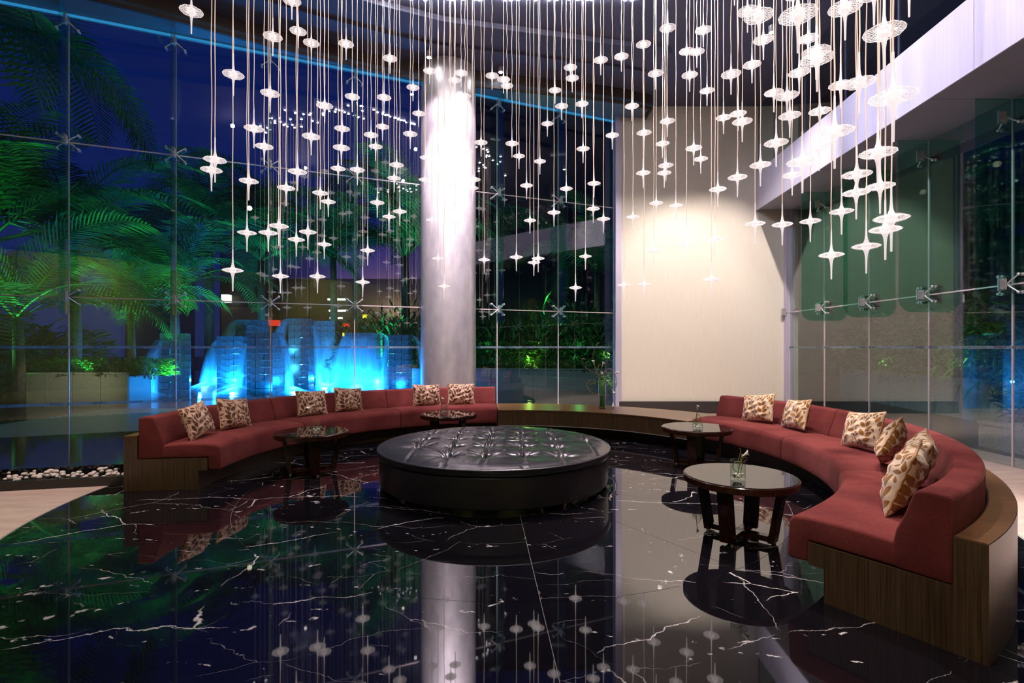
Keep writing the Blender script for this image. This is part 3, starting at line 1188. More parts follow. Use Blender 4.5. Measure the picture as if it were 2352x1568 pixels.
# ------------------------------------------------------------------ side tables
def table_meshes():
    d = {}
    zt = 0.472
    d['rim'] = MB().lathe([(0.3, zt - 0.052), (0.408, zt - 0.052), (0.413, zt - 0.048), (0.413, zt - 0.006), (0.409, zt - 0.002), (0.392, zt - 0.002), (0.39, zt - 0.01), (0.3, zt - 0.01)], 72).mesh('table_top', M['tablewood'], True, 35)
    d['glass'] = MB().lathe([(0.002, zt - 0.0095), (0.397, zt - 0.0095), (0.402, zt - 0.001), (0.400, zt + 0.003), (0.002, zt + 0.003)], 72).mesh('glass_top', M['blackglass'], True, 35)
    leg = MB()
    # slanted flat leg: bottom radius .215, top radius .335
    for (r, z) in ((0.235, 0.018), (0.30, 0.42)):
        for dx, dy in ((-0.022, -0.052), (0.022, -0.052), (0.022, 0.052), (-0.022, 0.052)):
            leg.v.append((r + dx, dy, z))
    leg.f = [(3, 2, 1, 0), (4, 5, 6, 7), (0, 1, 5, 4), (1, 2, 6, 5), (2, 3, 7, 6), (3, 0, 4, 7)]
    d['leg'] = leg.mesh('leg', M['tablewood'])
    d['foot'] = MB().lathe([(0.014, 0), (0.014, 0.018)], 12, (0.235, 0.03, 0)).mesh('foot_glide', M['chrome'], True, 40)
    d['bar'] = MB().quadbox((0.105, 0, 0.040), (0.205, 0.06, 0.040)).mesh('base_bar', M['tablewood'])
    return d


TM = table_meshes()


def table(x, y, rz, label):
    t = thing('side_table', label, 'table', (x, y, 0), rz, 'round wooden side tables')
    obj('table_top', TM['rim'], t)
    obj('glass_top', TM['glass'], t)
    for k in range(4):
        a = PI / 2 * k
        l = obj('leg', TM['leg'], t, rz=a)
        obj('foot_glide', TM['foot'], l)
        obj('base_bar', TM['bar'], t, rz=a)
    return t


table(1.744, 4.0, rad(-43), 'round dark side table standing nearest the seat end of the brighter sofa')
table(2.26, 6.40, rad(-30), 'round dark side table between the ottoman and bench end')
table(-2.32, 6.06, rad(-62), 'round side table reflecting blue light in front of dark red sofa')
table(-0.93, 7.66, rad(-40), 'round side table half hidden behind the black ottoman')


# ------------------------------------------------------------------ small vases
def curve_pts(ctrl, n=24):
    out = []
    c = [Vector(p) for p in ctrl]
    c = [c[0] * 2 - c[1]] + c + [c[-1] * 2 - c[-2]]
    for s in range(1, len(c) - 2):
        for k in range(n):
            t = k / n
            p0, p1, p2, p3 = c[s - 1:s + 3]
            out.append(0.5 * ((2 * p1) + (-p0 + p2) * t + (2 * p0 - 5 * p1 + 4 * p2 - p3) * t * t + (-p0 + 3 * p1 - 3 * p2 + p3) * t ** 3))
    out.append(c[-2])
    return out


def calla(mb, p, d, s=1.0):
    """trumpet-shaped calla bloom"""
    p = Vector(p)
    d = Vector(d).normalized()
    a = d.cross(Vector((0.2, 0.9, 0.3))).normalized()
    b = d.cross(a)
    i0 = len(mb.v)
    seg = 10
    prof = [(0.004, 0), (0.006, 0.015), (0.010, 0.035), (0.018, 0.052), (0.024, 0.060)]
    for j, (r, h) in enumerate(prof):
        for k in range(seg):
            an = 2 * PI * k / seg
            hh = h + (0.018 * max(0, math.cos(an)) if j >= 3 else 0)
            mb.v.append(tuple(p + (d * hh + a * r * math.cos(an) + b * r * math.sin(an)) * s))
    for j in range(len(prof) - 1):
        for k in range(seg):
            k2 = (k + 1) % seg
            mb.f.append((i0 + j * seg + k, i0 + j * seg + k2, i0 + (j + 1) * seg + k2, i0 + (j + 1) * seg + k))


def small_vase(x, y, z, label, stems, blooms, twigs, r=0.052, h=0.145):
    v = thing('flower_vase', label, 'vase', (x, y, z), 0, 'small glass flower vases on the side tables')
    MB().lathe([(0.002, 0.0), (r, 0.0), (r, h), (r - 0.003, h), (r - 0.003, 0.012), (0.002, 0.012)], 32).build('glass_cylinder', M['clearglass'], v, True, 40)
    mb = MB()
    rr = random.Random(int(x * 100) + 5)
    for k in range(26):
        a, q = rr.random() * 6.28, (r - 0.016) * math.sqrt(rr.random())
        mb.ball((q * math.cos(a), q * math.sin(a), 0.02 + 0.026 * rr.random()), 0.008 + 0.003 * rr.random(), 7, 4, 0.7)
    o = mb.build('pebbles', M['pebble'], v, True)
    o['kind'] = 'stuff'
    for s_ in stems:
        MB().tube(curve_pts(s_, 10), 0.0032, 6).build('stem', M['stem'], v, True)
    for s_ in twigs:
        MB().tube(curve_pts(s_, 10), 0.0022, 5).build('twig', M['twig'], v, True)
    for p, d, s in blooms:
        mb = MB()
        calla(mb, p, d, s)
        mb.build('bloom', M['petal'], v, True)
    return v


ZT2 = 0.476
small_vase(1.66, 3.84, ZT2, 'glass vase of calla and twisted stems on the nearest table',
           [[(0.03, 0, 0.03), (-0.03, 0.01, 0.08), (-0.02, 0, 0.13), (0.03, 0, 0.12), (0.02, 0, 0.05)], [(0, 0, 0.03), (0.015, 0, 0.12), (0.03, 0, 0.19)]],
           [((0.03, 0, 0.17), (0.6, -0.2, 0.5), 0.8)],
           [[(0.01, 0, 0.03), (0.0, 0, 0.12), (0.02, 0, 0.21), (0.01, 0, 0.235)], [(0, 0, 0.05), (0.03, 0, 0.15), (0.06, 0, 0.165), (0.07, 0, 0.14)]])
small_vase(2.22, 6.25, ZT2, 'glass vase with single upright calla on table by the bench',
           [[(0.0, 0, 0.03), (-0.015, 0, 0.12), (-0.005, 0, 0.24)], [(0.03, 0, 0.03), (-0.03, 0.01, 0.07), (0.01, 0, 0.17), (0.04, 0, 0.10), (0.01, 0, 0.04)]],
           [((-0.005, 0, 0.22), (0.1, -0.1, 1), 0.9)], [[(0, 0, 0.05), (-0.02, 0, 0.12), (0.0, 0, 0.2)]], 0.058, 0.12)
small_vase(-2.24, 5.97, ZT2, 'glass vase with leaning calla on the blue-lit side table',
           [[(-0.03, 0, 0.03), (-0.045, 0, 0.14), (-0.07, 0, 0.24)], [(-0.03, 0, 0.04), (-0.02, 0, 0.11), (0.03, 0, 0.13), (0.045, 0, 0.08), (0.0, 0, 0.04), (-0.03, 0, 0.07)]],
           [((-0.066, 0, 0.22), (-0.2, -0.1, 1), 1.0)], [], 0.055, 0.09)
small_vase(-0.99, 7.60, ZT2, 'glass vase with white calla on the half hidden table',
           [[(-0.02, 0, 0.03), (-0.035, 0, 0.12), (-0.02, 0, 0.2)], [(-0.02, 0, 0.04), (0.02, 0, 0.13), (0.045, 0, 0.10), (0.01, 0, 0.04)]],
           [((-0.025, 0, 0.17), (0.15, -0.1, 1), 1.0)], [], 0.052, 0.135)

# tall vase on the bench
tv = thing('tall_flower_vase', 'tall glass vase of calla lilies and curled twigs on the bench', 'vase', (1.513, 8.77, 0.42))
MB().lathe([(0.002, 0.0), (0.064, 0.0), (0.064, 0.46), (0.060, 0.46), (0.060, 0.02), (0.002, 0.02)], 32).build('glass_cylinder', M['clearglass'], tv, True, 40)
mb = MB()
for k in range(26):
    a = k * 2.4
    q = 0.045 * math.sqrt(R.random())
    mb.tube([(q * math.cos(a), q * math.sin(a), 0.03), (0.03 * math.cos(a + 1), 0.03 * math.sin(a + 1), 0.25), (q * math.cos(a + 2), q * math.sin(a + 2), 0.47)], 0.007, 5)
mb.build('stems', M['fern'], tv, True)
s = 8.77 / F * 1.0
def vp(px, py, dy=0.0):
    return ((px - 1383) * s, dy, (938 - py) * s)
cz = lambda x, y: vp(1290 + x / 8.71, 770 + y / 8.71)
for pts_ in ([(740, 790), (640, 740), (480, 640), (400, 540), (400, 480), (440, 460), (485, 485)],
             [(690, 760), (650, 560), (625, 400), (650, 250), (730, 142)],
             [(820, 840), (850, 740), (880, 640), (885, 535)],
             [(600, 880), (520, 950), (520, 1050), (600, 1140), (750, 1180), (900, 1190), (970, 1200)],
             [(840, 760), (930, 660), (1010, 700), (1050, 760), (1085, 900), (1080, 1020), (1050, 1110)],
             [(720, 700), (740, 610), (780, 585)], [(870, 735), (960, 745), (1030, 790), (1050, 900)], [(930, 1290), (960, 1330), (990, 1355)]):
    p3 = [Vector(cz(*q)) + Vector((0, -0.03 + 0.06 * math.sin(k_ * 1.3), 0)) for k_, q in enumerate(pts_)]
    MB().tube(curve_pts(p3, 8), 0.0045, 6).build('twig', M['twig'], tv, True)
for pts_, dd in (([(740, 830), (700, 690), (655, 590)], (-0.3, -0.2, 1)), ([(800, 830), (800, 700), (810, 620)], (0.3, -0.2, 1)), ([(790, 850), (780, 800), (775, 765)], (0.1, -0.8, 0.3)),
                 ([(840, 840), (900, 780), (960, 750), (1040, 742)], (1, -0.3, 0.0)), ([(830, 850), (900, 870), (960, 980), (1010, 1070)], (0.45, -0.2, -1)),
                 ([(840, 870), (950, 980), (1000, 1180), (1025, 1330)], (0.05, -0.2, -1)), ([(820, 850), (850, 870), (870, 890)], (0.8, -0.5, -0.3))):
    p3 = [Vector(cz(*q)) for q in pts_]
    MB().tube(curve_pts(p3, 8), 0.006, 6).build('stem', M['stem'], tv, True)
    mb = MB()
    calla(mb, p3[-1], dd, 1.15)
    mb.build('bloom', M['petal'], tv, True)
mb = MB()
for k in range(150):
    a = R.random() * 2 * PI
    rr_ = 0.05 + 0.16 * R.random()
    p = Vector((math.cos(a) * rr_ + 0.02, math.sin(a) * rr_, 0.50 - 1.1 * max(0, rr_ - 0.08) + R.random() * 0.08))
    d = Vector((math.cos(a), math.sin(a), R.uniform(-0.8, 0.4))).normalized() * 0.055
    s_ = Vector((-d.y, d.x, 0.02)).normalized() * 0.009
    i = len(mb.v)
    mb.v += [tuple(p), tuple(p + d * 0.5 + s_), tuple(p + d), tuple(p + d * 0.5 - s_)]
    mb.f.append((i, i + 1, i + 2, i + 3))
mb.build('foliage', M['fern'], tv)


# ------------------------------------------------------------------ pillows
def leaf_field(seed):
    """sprays of pointed leaves, laid out so that no two leaves touch"""
    rr = random.Random(seed * 11)
    leaves = []
    pts = []

    def leaf(x, y, a, l, w_):
        smp = [(x + math.cos(a) * l * q, y + math.sin(a) * l * q, w_ * (1 - q * q)) for q in (-0.9, -0.6, -0.3, 0, 0.3, 0.6, 0.9)]
        for px_, py_, r_ in smp:
            for qx, qy, qr in pts:
                if (px_ - qx) ** 2 + (py_ - qy) ** 2 < (r_ + qr + 0.0028) ** 2:
                    return False
        leaves.append((x, y, a, l, w_))
        pts.extend(smp)
        return True

    def spray(x, y, ang, n, sp, ll, lw, curl):
        for k in range(n):
            t = k / max(1, n - 1)
            a = ang + curl * t
            x += math.cos(a) * sp
            y += math.sin(a) * sp
            g = 0.7 + 0.45 * math.sin(PI * (0.1 + 0.8 * t))
            for sd in (-1, 1):
                la = a + sd * rad(48)
                leaf(x + math.cos(la) * ll * g * 0.56, y + math.sin(la) * ll * g * 0.56, la, ll * g * 0.5, lw * g)
        a = ang + curl
        leaf(x + math.cos(a) * ll * 0.7, y + math.sin(a) * ll * 0.7, a, ll * 0.45, lw * 0.9)

    for b in ((-0.19, -0.20, rad(75), 5, 0.048, 0.088, 0.0165, -0.5), (0.06, -0.21, rad(60), 6, 0.046, 0.075, 0.0185, 0.8), (-0.26, 0.05, rad(25), 5, 0.045, 0.07, 0.013, 0.4),
              (0.25, -0.05, rad(115), 5, 0.04, 0.062, 0.015, 0.2)):
        spray(*b)
    for k in range(70):
        spray(rr.uniform(-0.27, 0.27), rr.uniform(-0.21, 0.21), rr.uniform(0, 6.28), rr.choice((3, 4)), 0.036, rr.uniform(0.04, 0.06), rr.uniform(0.008, 0.012), rr.uniform(-0.6, 0.6))
    if seed == 2:
        leaves = [(-x * 1.05, y * 1.05, PI - a, l * 1.1, w_ * 1.12) for x, y, a, l, w_ in leaves]
    return np.array(leaves)


def pillow_mesh(seed, wd=0.47, ht=0.36, th=0.15):
    L = leaf_field(seed)
    nu, nv = 150, 112
    us = np.linspace(-1, 1, nu)
    vs = np.linspace(-1, 1, nv)
    U, V = np.meshgrid(us, vs, indexing='ij')
    T = np.maximum(1e-4, (1 - np.abs(U) ** 2.6)) ** 0.55 * np.maximum(1e-4, (1 - np.abs(V) ** 2.6)) ** 0.55
    X = U * wd / 2 * (1 - 0.07 * (1 - V ** 2) * (np.abs(U)) ** 3) 
    Z = V * ht / 2 * (1 - 0.08 * (1 - U ** 2) * (np.abs(V)) ** 3)
    wr = 0.006 * np.sin(9 * U + 4 * V + seed) * T + 0.004 * np.sin(14 * V - 5 * U)*T
    verts, sdf = [], []
    for sgn in (-1, 1):
        Yv = sgn * (T * th / 2 + wr)
        verts.append(np.stack([X, Yv, Z], -1).reshape(-1, 3))
        px_ = (U * wd / 2 * sgn * -1.0 + (0.07 if sgn > 0 else 0)).ravel()
        pz_ = (V * ht / 2).ravel()
        best = np.full(px_.shape, -1.0)
        for x, y, a, l, w_ in L:
            dx, dy = px_ - x, pz_ - y
            c_, s_ = math.cos(a), math.sin(a)
            al, ac = (dx * c_ + dy * s_) / l, (-dx * s_ + dy * c_)
            prof = w_ * (1 - np.clip(al, -1, 1) ** 2) * (1 - 0.25 * al)
            d = (prof - np.abs(ac))
            d = np.where(np.abs(al) > 1, -(np.abs(al) - 1) * l - np.abs(ac), d)
            best = np.maximum(best, d)
        sdf.append(best)
    v = np.concatenate(verts)
    sd = np.concatenate(sdf)
    faces = []
    def idx(s_, i, j):
        return s_ * nu * nv + i * nv + j
    for s_ in (0, 1):
        for i in range(nu - 1):
            for j in range(nv - 1):
                q = (idx(s_, i, j), idx(s_, i + 1, j), idx(s_, i + 1, j + 1), idx(s_, i, j + 1))
                faces.append(q if s_ == 0 else q[::-1])
    def bridge(a, b, c_, d_):
        faces.append((a, b, c_, d_))
    for i in range(nu - 1):
        faces.append((idx(0, i + 1, 0), idx(0, i, 0), idx(1, i, 0), idx(1, i + 1, 0)))
        faces.append((idx(0, i, nv - 1), idx(0, i + 1, nv - 1), idx(1, i + 1, nv - 1), idx(1, i, nv - 1)))
    for j in range(nv - 1):
        faces.append((idx(0, 0, j), idx(0, 0, j + 1), idx(1, 0, j + 1), idx(1, 0, j)))
        faces.append((idx(0, nu - 1, j + 1), idx(0, nu - 1, j), idx(1, nu - 1, j), idx(1, nu - 1, j + 1)))
    me = bpy.data.meshes.new('pillow')
    me.from_pydata(v.tolist(), [], faces)
    at = me.attributes.new('leaf', 'FLOAT', 'POINT')
    at.data.foreach_set('value', (sd * 100).astype(np.float32))
    me.polygons.foreach_set('use_smooth', [True] * len(me.polygons))
    me.update()
    # piping round the seam
    ring = []
    for i in range(0, nu, 4): ring.append((X[i, 0], 0, Z[i, 0]))
    for j in range(4, nv, 4): ring.append((X[-1, j], 0, Z[-1, j]))
    for i in range(nu - 4, -1, -4): ring.append((X[i, -1], 0, Z[i, -1]))
    for j in range(nv - 4, -1, -4): ring.append((X[0, j], 0, Z[0, j]))
    pb = MB()
    pb.tube([Vector(p) + Vector((0, 0.002 * math.sin(k * 1.4), 0)) for k, p in enumerate(ring)], 0.006, 6)
    return me, pb.mesh('piping', M['piping'], True)


def pillow_mat(name, base, dark):
    m, t, b = newmat(name)
    at = N(t, 'ShaderNodeAttribute')
    at.attribute_name = 'leaf'
    mr = N(t, 'ShaderNodeMapRange')
    mr.inputs['From Min'].default_value = -0.06
    mr.inputs['From Max'].default_value = 0.06
    t.links.new(at.outputs['Fac'], mr.inputs['Value'])
    mx = N(t, 'ShaderNodeMix', data_type='RGBA')
    mx.inputs[6].default_value = (*base, 1)
    mx.inputs[7].default_value = (*dark, 1)
    t.links.new(mr.outputs[0], mx.inputs[0])
    t.links.new(mx.outputs[2], b.inputs['Base Color'])
    b.inputs['Roughness'].default_value = 0.85
    b.inputs['Sheen Weight'].default_value = 0.2
    bump(t, mr.outputs[0], b, 0.5, 0.003)
    return m


M['piping'] = pmat('piping_cord', (0.50, 0.28, 0.14), 0.8)
M['pilA'] = pillow_mat('leaf_print_dark', (0.66, 0.43, 0.31), (0.125, 0.042, 0.010))
M['pilB'] = pillow_mat('leaf_print_gold', (0.74, 0.58, 0.42), (0.30, 0.115, 0.010))
PM = {}
for sd in (1, 2):
    PM[sd] = pillow_mesh(sd)


def ang_for(px, r, lo, hi):
    best, ba = 1e9, lo
    k = lo
    while k < hi:
        p = pol(k, r)
        q = abs((p.x / p.y) * F + 1176 - px)
        if q < best:
            best, ba = q, k
        k += 0.05
    return ba


PILLS = [  # px centre, r, search range, yaw offset, tilt, roll, seed, material, label
    (453, 3.42, 150, 186, 0, 20, -7, 1, 'pilA', 'leaf-print pillow nearest the wooden arm end of the dark red sofa'),
    (538, 3.42, 150, 186, -4, 18, 6, 2, 'pilA', 'leaf-print pillow beside the one at the dark red sofa arm end'),
    (716, 3.42, 110, 150, -4, 16, 3, 1, 'pilA', 'leaf-print pillow above the blue-lit side table on the middle section'),
    (801, 3.42, 110, 150, 4, 16, 5, 2, 'pilA', 'leaf-print pillow on the middle section, nearer the column'),
    (980, 3.42, 95, 125, 0, 14, 2, 2, 'pilA', 'leaf-print pillow in front of the column, beside half hidden table vase'),
    (1059, 3.42, 95, 125, 2, 14, 1, 1, 'pilA', 'leaf-print pillow nearest the bench on the dark red sofa'),
    (1741, 3.42, 5, 33, 4, 18, -8, 1, 'pilB', 'gold leaf-print pillow nearest the bench on the brighter sofa'),
    (1828, 3.42, 0, 33, -8, 18, -6, 2, 'pilB', 'gold leaf-print pillow next to the one nearest the bench'),
    (1981, 3.42, -20, 10, 14, 20, -8, 1, 'pilB', 'gold leaf-print pillow partly covered by a turned pillow'),
    (2052, 3.38, -25, 5, -22, 24, -20, 2, 'pilB', 'turned gold leaf-print pillow overlapping its neighbour on brighter sofa'),
    (0, 3.45, -37.5, 0, 4, 22, 4, 1, 'pilB', 'leaf-print pillow tucked behind the largest pillow at sofa end'),
    (0, 3.44, -46.5, 0, 6, 20, 2, 2, 'pilB', 'largest leaf-print pillow, seen edge-on at the near sofa end'),
]
for px, r, lo, hi, yaw, tilt, roll, sd, mt, label in PILLS:
    a = ang_for(px, r, lo, hi) if px else lo
    p = pol(a, r)
    me, pip = PM[sd]
    o = obj('throw_pillow', me, None)
    if not me.materials:
        me.materials.append(M['pilA'])
    o.material_slots[0].link = 'OBJECT'
    o.material_slots[0].material = M[mt]
    o['label'] = label
    o['category'] = 'pillow'
    o['group'] = 'leaf-print pillows on the curved sofas'
    face = a + 90 - 180 + yaw      # local -y faces ring centre
    rot = Matrix.Rotation(rad(a - 90 + yaw), 4, 'Z') @ Matrix.Rotation(rad(-tilt), 4, 'X') @ Matrix.Rotation(rad(roll), 4, 'Y')
    big = 1.0
    big = 1.12 if 'largest' in label else 1.0
    o.matrix_world = Matrix.Translation((p.x, p.y, 0.475 + 0.166 * big + abs(roll) * 0.0022)) @ rot @ Matrix.Scale(big, 4)
    q = obj('piping', pip, o)

# ------------------------------------------------------------------ glass pendants
PD = []
def tile(ox, oy, s_, L):
    for cx, cy, w_ in L:
        PD.append((ox + cx / s_, oy + cy / s_, w_ / s_))


tile(400, 0, 2.904, [(115, 75, 138), (785, 5, 115), (658, 245, 118), (827, 208, 104), (915, 287, 102), (1147, 293, 98), (395, 498, 130), (640, 622, 118), (1440, 390, 92),
                     (1004, 705, 106), (1188, 645, 94), (1400, 650, 92), (1593, 583, 82), (1705, 473, 82), (1914, 487, 84), (1870, 535, 80), (1631, 757, 80), (2121, 505, 84),
                     (2197, 530, 84), (2220, 572, 80), (1940, 640, 78), (532, 857, 120), (914, 910, 114), (1120, 858, 98), (1313, 900, 92), (1575, 893, 92), (2047, 950, 84),
                     (2253, 957, 84), (2300, 1041, 76), (601, 977, 112), (1115, 985, 106), (1344, 977, 88), (273, 1066, 138), (249, 1133, 130), (498, 1207, 118), (823, 1145, 118),
                     (1094, 1124, 94), (1222, 1132, 94), (1484, 1100, 92), (1678, 1051, 76), (1955, 1010, 76), (747, 1253, 110), (975, 1287, 100), (1028, 1345, 92), (1468, 1188, 86),
                     (1673, 1198, 80), (2000, 1197, 84), (1990, 1254, 78), (1355, 1351, 92), (1505, 1410, 88), (1433, 1445, 82), (1719, 1467, 76), (1762, 1150, 76), (1800, 955, 76),
                     (1838, 1230, 76), (1845, 1397, 76), (1875, 1477, 76), (698, 1507, 120), (486, 1552, 116), (628, 1552, 116), (892, 1547, 108), (1390, 845, 84)])
tile(400, 520, 2.904, [(391, 292, 128), (709, 331, 104), (956, 333, 102), (815, 87, 104), (1001, 119, 90), (1291, 160, 92), (1258, 371, 92), (1760, 213, 76), (1801, 398, 76), (2068, 222, 76)])
tile(1000, 0, 2.904, [(901, 450, 86), (913, 521, 86), (1103, 400, 92), (1241, 377, 92), (1388, 296, 96), (1550, 187, 104), (1787, 201, 104), (1676, 343, 96), (1744, 346, 96),
                      (1468, 490, 98), (1696, 501, 102), (798, 602, 80), (842, 708, 84), (977, 693, 86), (1311, 708, 90), (1812, 605, 92), (1972, 495, 124), (2112, 432, 112),
                      (747, 825, 76), (1180, 902, 86), (985, 992, 84), (697, 1076, 78), (1392, 885, 96), (1547, 808, 96), (1515, 958, 88), (1922, 785, 98), (2019, 758, 104),
                      (2047, 811, 124), (608, 1237, 82), (873, 1258, 82), (1058, 1223, 84), (1723, 988, 104), (1770, 1060, 90), (1386, 1153, 92), (1538, 1103, 96), (1527, 1153, 90),
                      (2015, 1182, 120), (1884, 1262, 108), (791, 1417, 84), (1053, 1392, 86), (631, 1470, 78), (1121, 1460, 84), (1318, 1446, 84), (1473, 1354, 88), (1604, 1370, 86),
                      (2082, 75, 130), (2157, 107, 180), (2188, 265, 124)])
tile(1000, 520, 2.904, [(540, 204, 84), (657, 240, 80), (686, 213, 82), (1001, 199, 80), (935, 408, 82), (1258, 390, 84), (1392, 384, 86), (1457, 157, 88), (1676, 118, 90),
                        (1865, 87, 100), (1841, 351, 98)])
tile(1552, 0, 2.904, [(815, 100, 232), (883, 258, 122), (1130, 52, 198), (1390, 212, 240), (937, 345, 170), (943, 393, 200), (824, 484, 130), (655, 618, 118), (743, 640, 140),
                      (761, 772, 134), (960, 742, 130), (1100, 568, 140), (1224, 553, 190), (1450, 645, 276), (1060, 880, 224), (957, 980, 146), (670, 953, 146), (565, 1100, 130),
                      (845, 1080, 190), (777, 1168, 124), (1349, 1020, 216), (1208, 1163, 176), (1363, 1242, 168), (1204, 1285, 162), (1106, 1410, 140), (898, 1475, 126),
                      (711, 1497, 126), (530, 1492, 124), (1438, 1455, 204), (1398, 1530, 186), (392, -95, 120), (785, -25, 100), (1323, -50, 200), (1557, -105, 200)])
tile(1552, 520, 2.904, [(1038, 190, 148), (1271, 132, 166)])

DD = 0.19


def disc_meshes():
    n = 13
    rr = random.Random(3)
    rings = [(0.028, 0.020), (0.052, 0.017), (0.078, 0.012), (DD / 2, 0.002)]
    mb = MB()
    for sgn in (1, -1):
        base = []
        for j, (r, h) in enumerate(rings):
            row = []
            for k in range(n * 2):
                an = 2 * PI * (k + (0.0 if j % 2 else 0.5)) / (n * 2)
                q = r * (1 + (0.035 if k % 2 else -0.02) * (j == 3)) + rr.uniform(-0.001, 0.001)
                mb.v.append((q * math.cos(an), q * math.sin(an), sgn * (h + (0.004 if (k % 2) else -0.002) * (j < 3))))
                row.append(len(mb.v) - 1)
            base.append(row)
        for j in range(len(rings) - 1):
            for k in range(n * 2):
                k2 = (k + 1) % (n * 2)
                a, b, c_, d_ = base[j][k], base[j][k2], base[j + 1][k2], base[j + 1][k]
                if sgn > 0:
                    mb.f += [(a, d_, c_), (a, c_, b)]
                else:
                    mb.f += [(a, c_, d_), (a, b, c_)]
    disc = mb.mesh('glass_disc', M['disc'])
    rb = MB()
    for k in range(17):
        an = 2 * PI * k / 17
        da = 0.33
        for sgn, zz in ((1, 1), (-1, 1), (1, -1), (-1, -1)):
            pts_ = []
            for q in (0.022, 0.06, DD / 2):
                t = (q - 0.022) / (DD / 2 - 0.022)
                aa = an + sgn * da * t
                pts_.append((q * math.cos(aa), q * math.sin(aa), zz * (0.021 - 0.018 * t)))
            rb.tube(pts_, [0.0013, 0.0011, 0.0012], 3, False)
    ring = [(DD / 2 * 1.01 * math.cos(2 * PI * k / 26) * (1 + 0.03 * (k % 2)), DD / 2 * 1.01 * math.sin(2 * PI * k / 26) * (1 + 0.03 * (k % 2)), 0.003 * math.sin(k * 1.9)) for k in range(27)]
    rb.tube(ring, 0.0018, 4, False)
    ribs = rb.mesh('disc_ribs', M['rib'])
    prof = [(0.0045, 0.21), (0.0055, 0.205), (0.006, 0.14), (0.0075, 0.09), (0.0115, 0.055), (0.019, 0.032), (0.031, 0.018), (0.034, 0.0), (0.031, -0.018), (0.019, -0.034), (0.0125, -0.055),
            (0.0085, -0.09), (0.0068, -0.14), (0.006, -0.21), (0.004, -0.212)]
    spin = MB().lathe(prof, 12).mesh('spindle', M['tube'], True, 60)
    cd = []
    for v_ in range(3):
        pts_ = [(0.0032 * math.sin(7 * k / 24 * 3 + v_ * 2) * (k not in (0, 24)), 0.0032 * math.cos(5 * k / 24 * 4 + v_) * (k not in (0, 24)), k / 24) for k in range(25)]
        cd.append(MB().tube(pts_, 0.0042, 6, False).mesh('cord', M['cord'], True))
    cap = MB()
    cap.lathe([(0.001, 0), (0.022, 0), (0.022, 0.03), (0.001, 0.03)], 14)
    capm = cap.mesh('ceiling_cap', M['chrome'], True, 40)
    lens = MB().lathe([(0.001, -0.010), (0.020, -0.008), (0.026, 0.0), (0.001, 0.0)], 14, (0.04, 0, 0)).mesh('lamp_lens', M['capemit'])
    return disc, ribs, spin, cd, capm, lens


dsc, ribm, spnm, cdm, capm, lensm = disc_meshes()
bins = {}
pend = []
for (px, py, w_) in PD:
    Y = DD * F / w_ * 1.02
    Y = min(Y, 7.9)
    p = W(px, py, Y)
    if px < 628: b = 'left of the third glass fin'
    elif px < 822: b = 'between the third and fourth glass fins'
    elif px < 968: b = 'between the fourth glass fin and silver column'
    elif px < 1094: b = 'in front of the silver column'
    elif px < 1410: b = 'between the silver column and cream wall'
    elif px < 1716 and py > 250: b = 'in front of the cream wall'
    elif px < 1716: b = 'against dark ceiling above the cream wall'
    elif py < 797 - 0.70 * (px - 1241) + 40 and px < 1850: b = 'just beyond the cream wall, high up'
    elif px < 1960: b = 'over the far half of the lilac fascia'
    else: b = 'over the near half of the lilac fascia'
    bins.setdefault(b, []).append(len(pend))
    pend.append((p, b, py, min(1.0, w_ * Y / (F * DD))))
ordn = lambda n: '%d%s' % (n, 'th' if 10 <= n % 100 <= 20 else {1: 'st', 2: 'nd', 3: 'rd'}.get(n % 10, 'th'))
lab = {}
for b, idxs in bins.items():
    for k, i in enumerate(sorted(idxs, key=lambda q: -pend[q][2])):
        lab[i] = ('lowest' if k == 0 else ordn(k + 1) + ' lowest', b)
for i, (p, b, py, sc) in enumerate(pend):
    o = thing('pendant_lamp', 'white ribbed glass pendant, %s of those %s' % lab[i], 'lamp', (p.x, p.y, p.z), R.random() * 6, 'glass pendants of the ceiling cluster')
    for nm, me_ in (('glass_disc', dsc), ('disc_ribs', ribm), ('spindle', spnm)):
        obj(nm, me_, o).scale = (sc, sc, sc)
    c = obj('cord', cdm[i % 3], o, (0, 0, 0.205 * sc))
    c.scale = (1, 1, ZC - 0.03 - p.z - 0.205 * sc)
    cp = obj('ceiling_cap', capm, o, (0, 0, ZC - 0.03 - p.z))
    obj('lamp_lens', lensm, cp)

# recessed ceiling spotlights that show in the photograph
for (px, py, Y, lb) in ((1772, 75, 8.6, 'bright ceiling spotlight aimed at the cream wall'), (985, 132, 9.3, 'bright ceiling spotlight at the top of the silver column'),
                        (1150, 166, 9.9, 'small ceiling spotlight just past the silver column')):
    p = W(px, py, Y)
    o = thing('ceiling_spotlight', lb, 'spotlight', (p.x, p.y, p.z), 0)
    MB().tube([(0, 0, 0), (0, 0, ZC - p.z)], 0.012, 8).build('stem', M['ceil'], o, True)
    MB().lathe([(0.03, 0.0), (0.045, 0.0), (0.05, 0.11), (0.02, 0.13)], 20).build('housing', M['chrome'], o, True, 40)
    MB().lathe([(0.001, -0.006), (0.036, -0.004), (0.036, 0.002), (0.001, 0.002)], 18).build('lens', M['lampspot'], o)

# ================================================================== OUTSIDE
pool = MB()
pool.prism([(-60, 7.5), (P7.x - 0.0, 12.2), (14, 18.2), (14, 60), (-60, 60)], -0.35, -0.30)
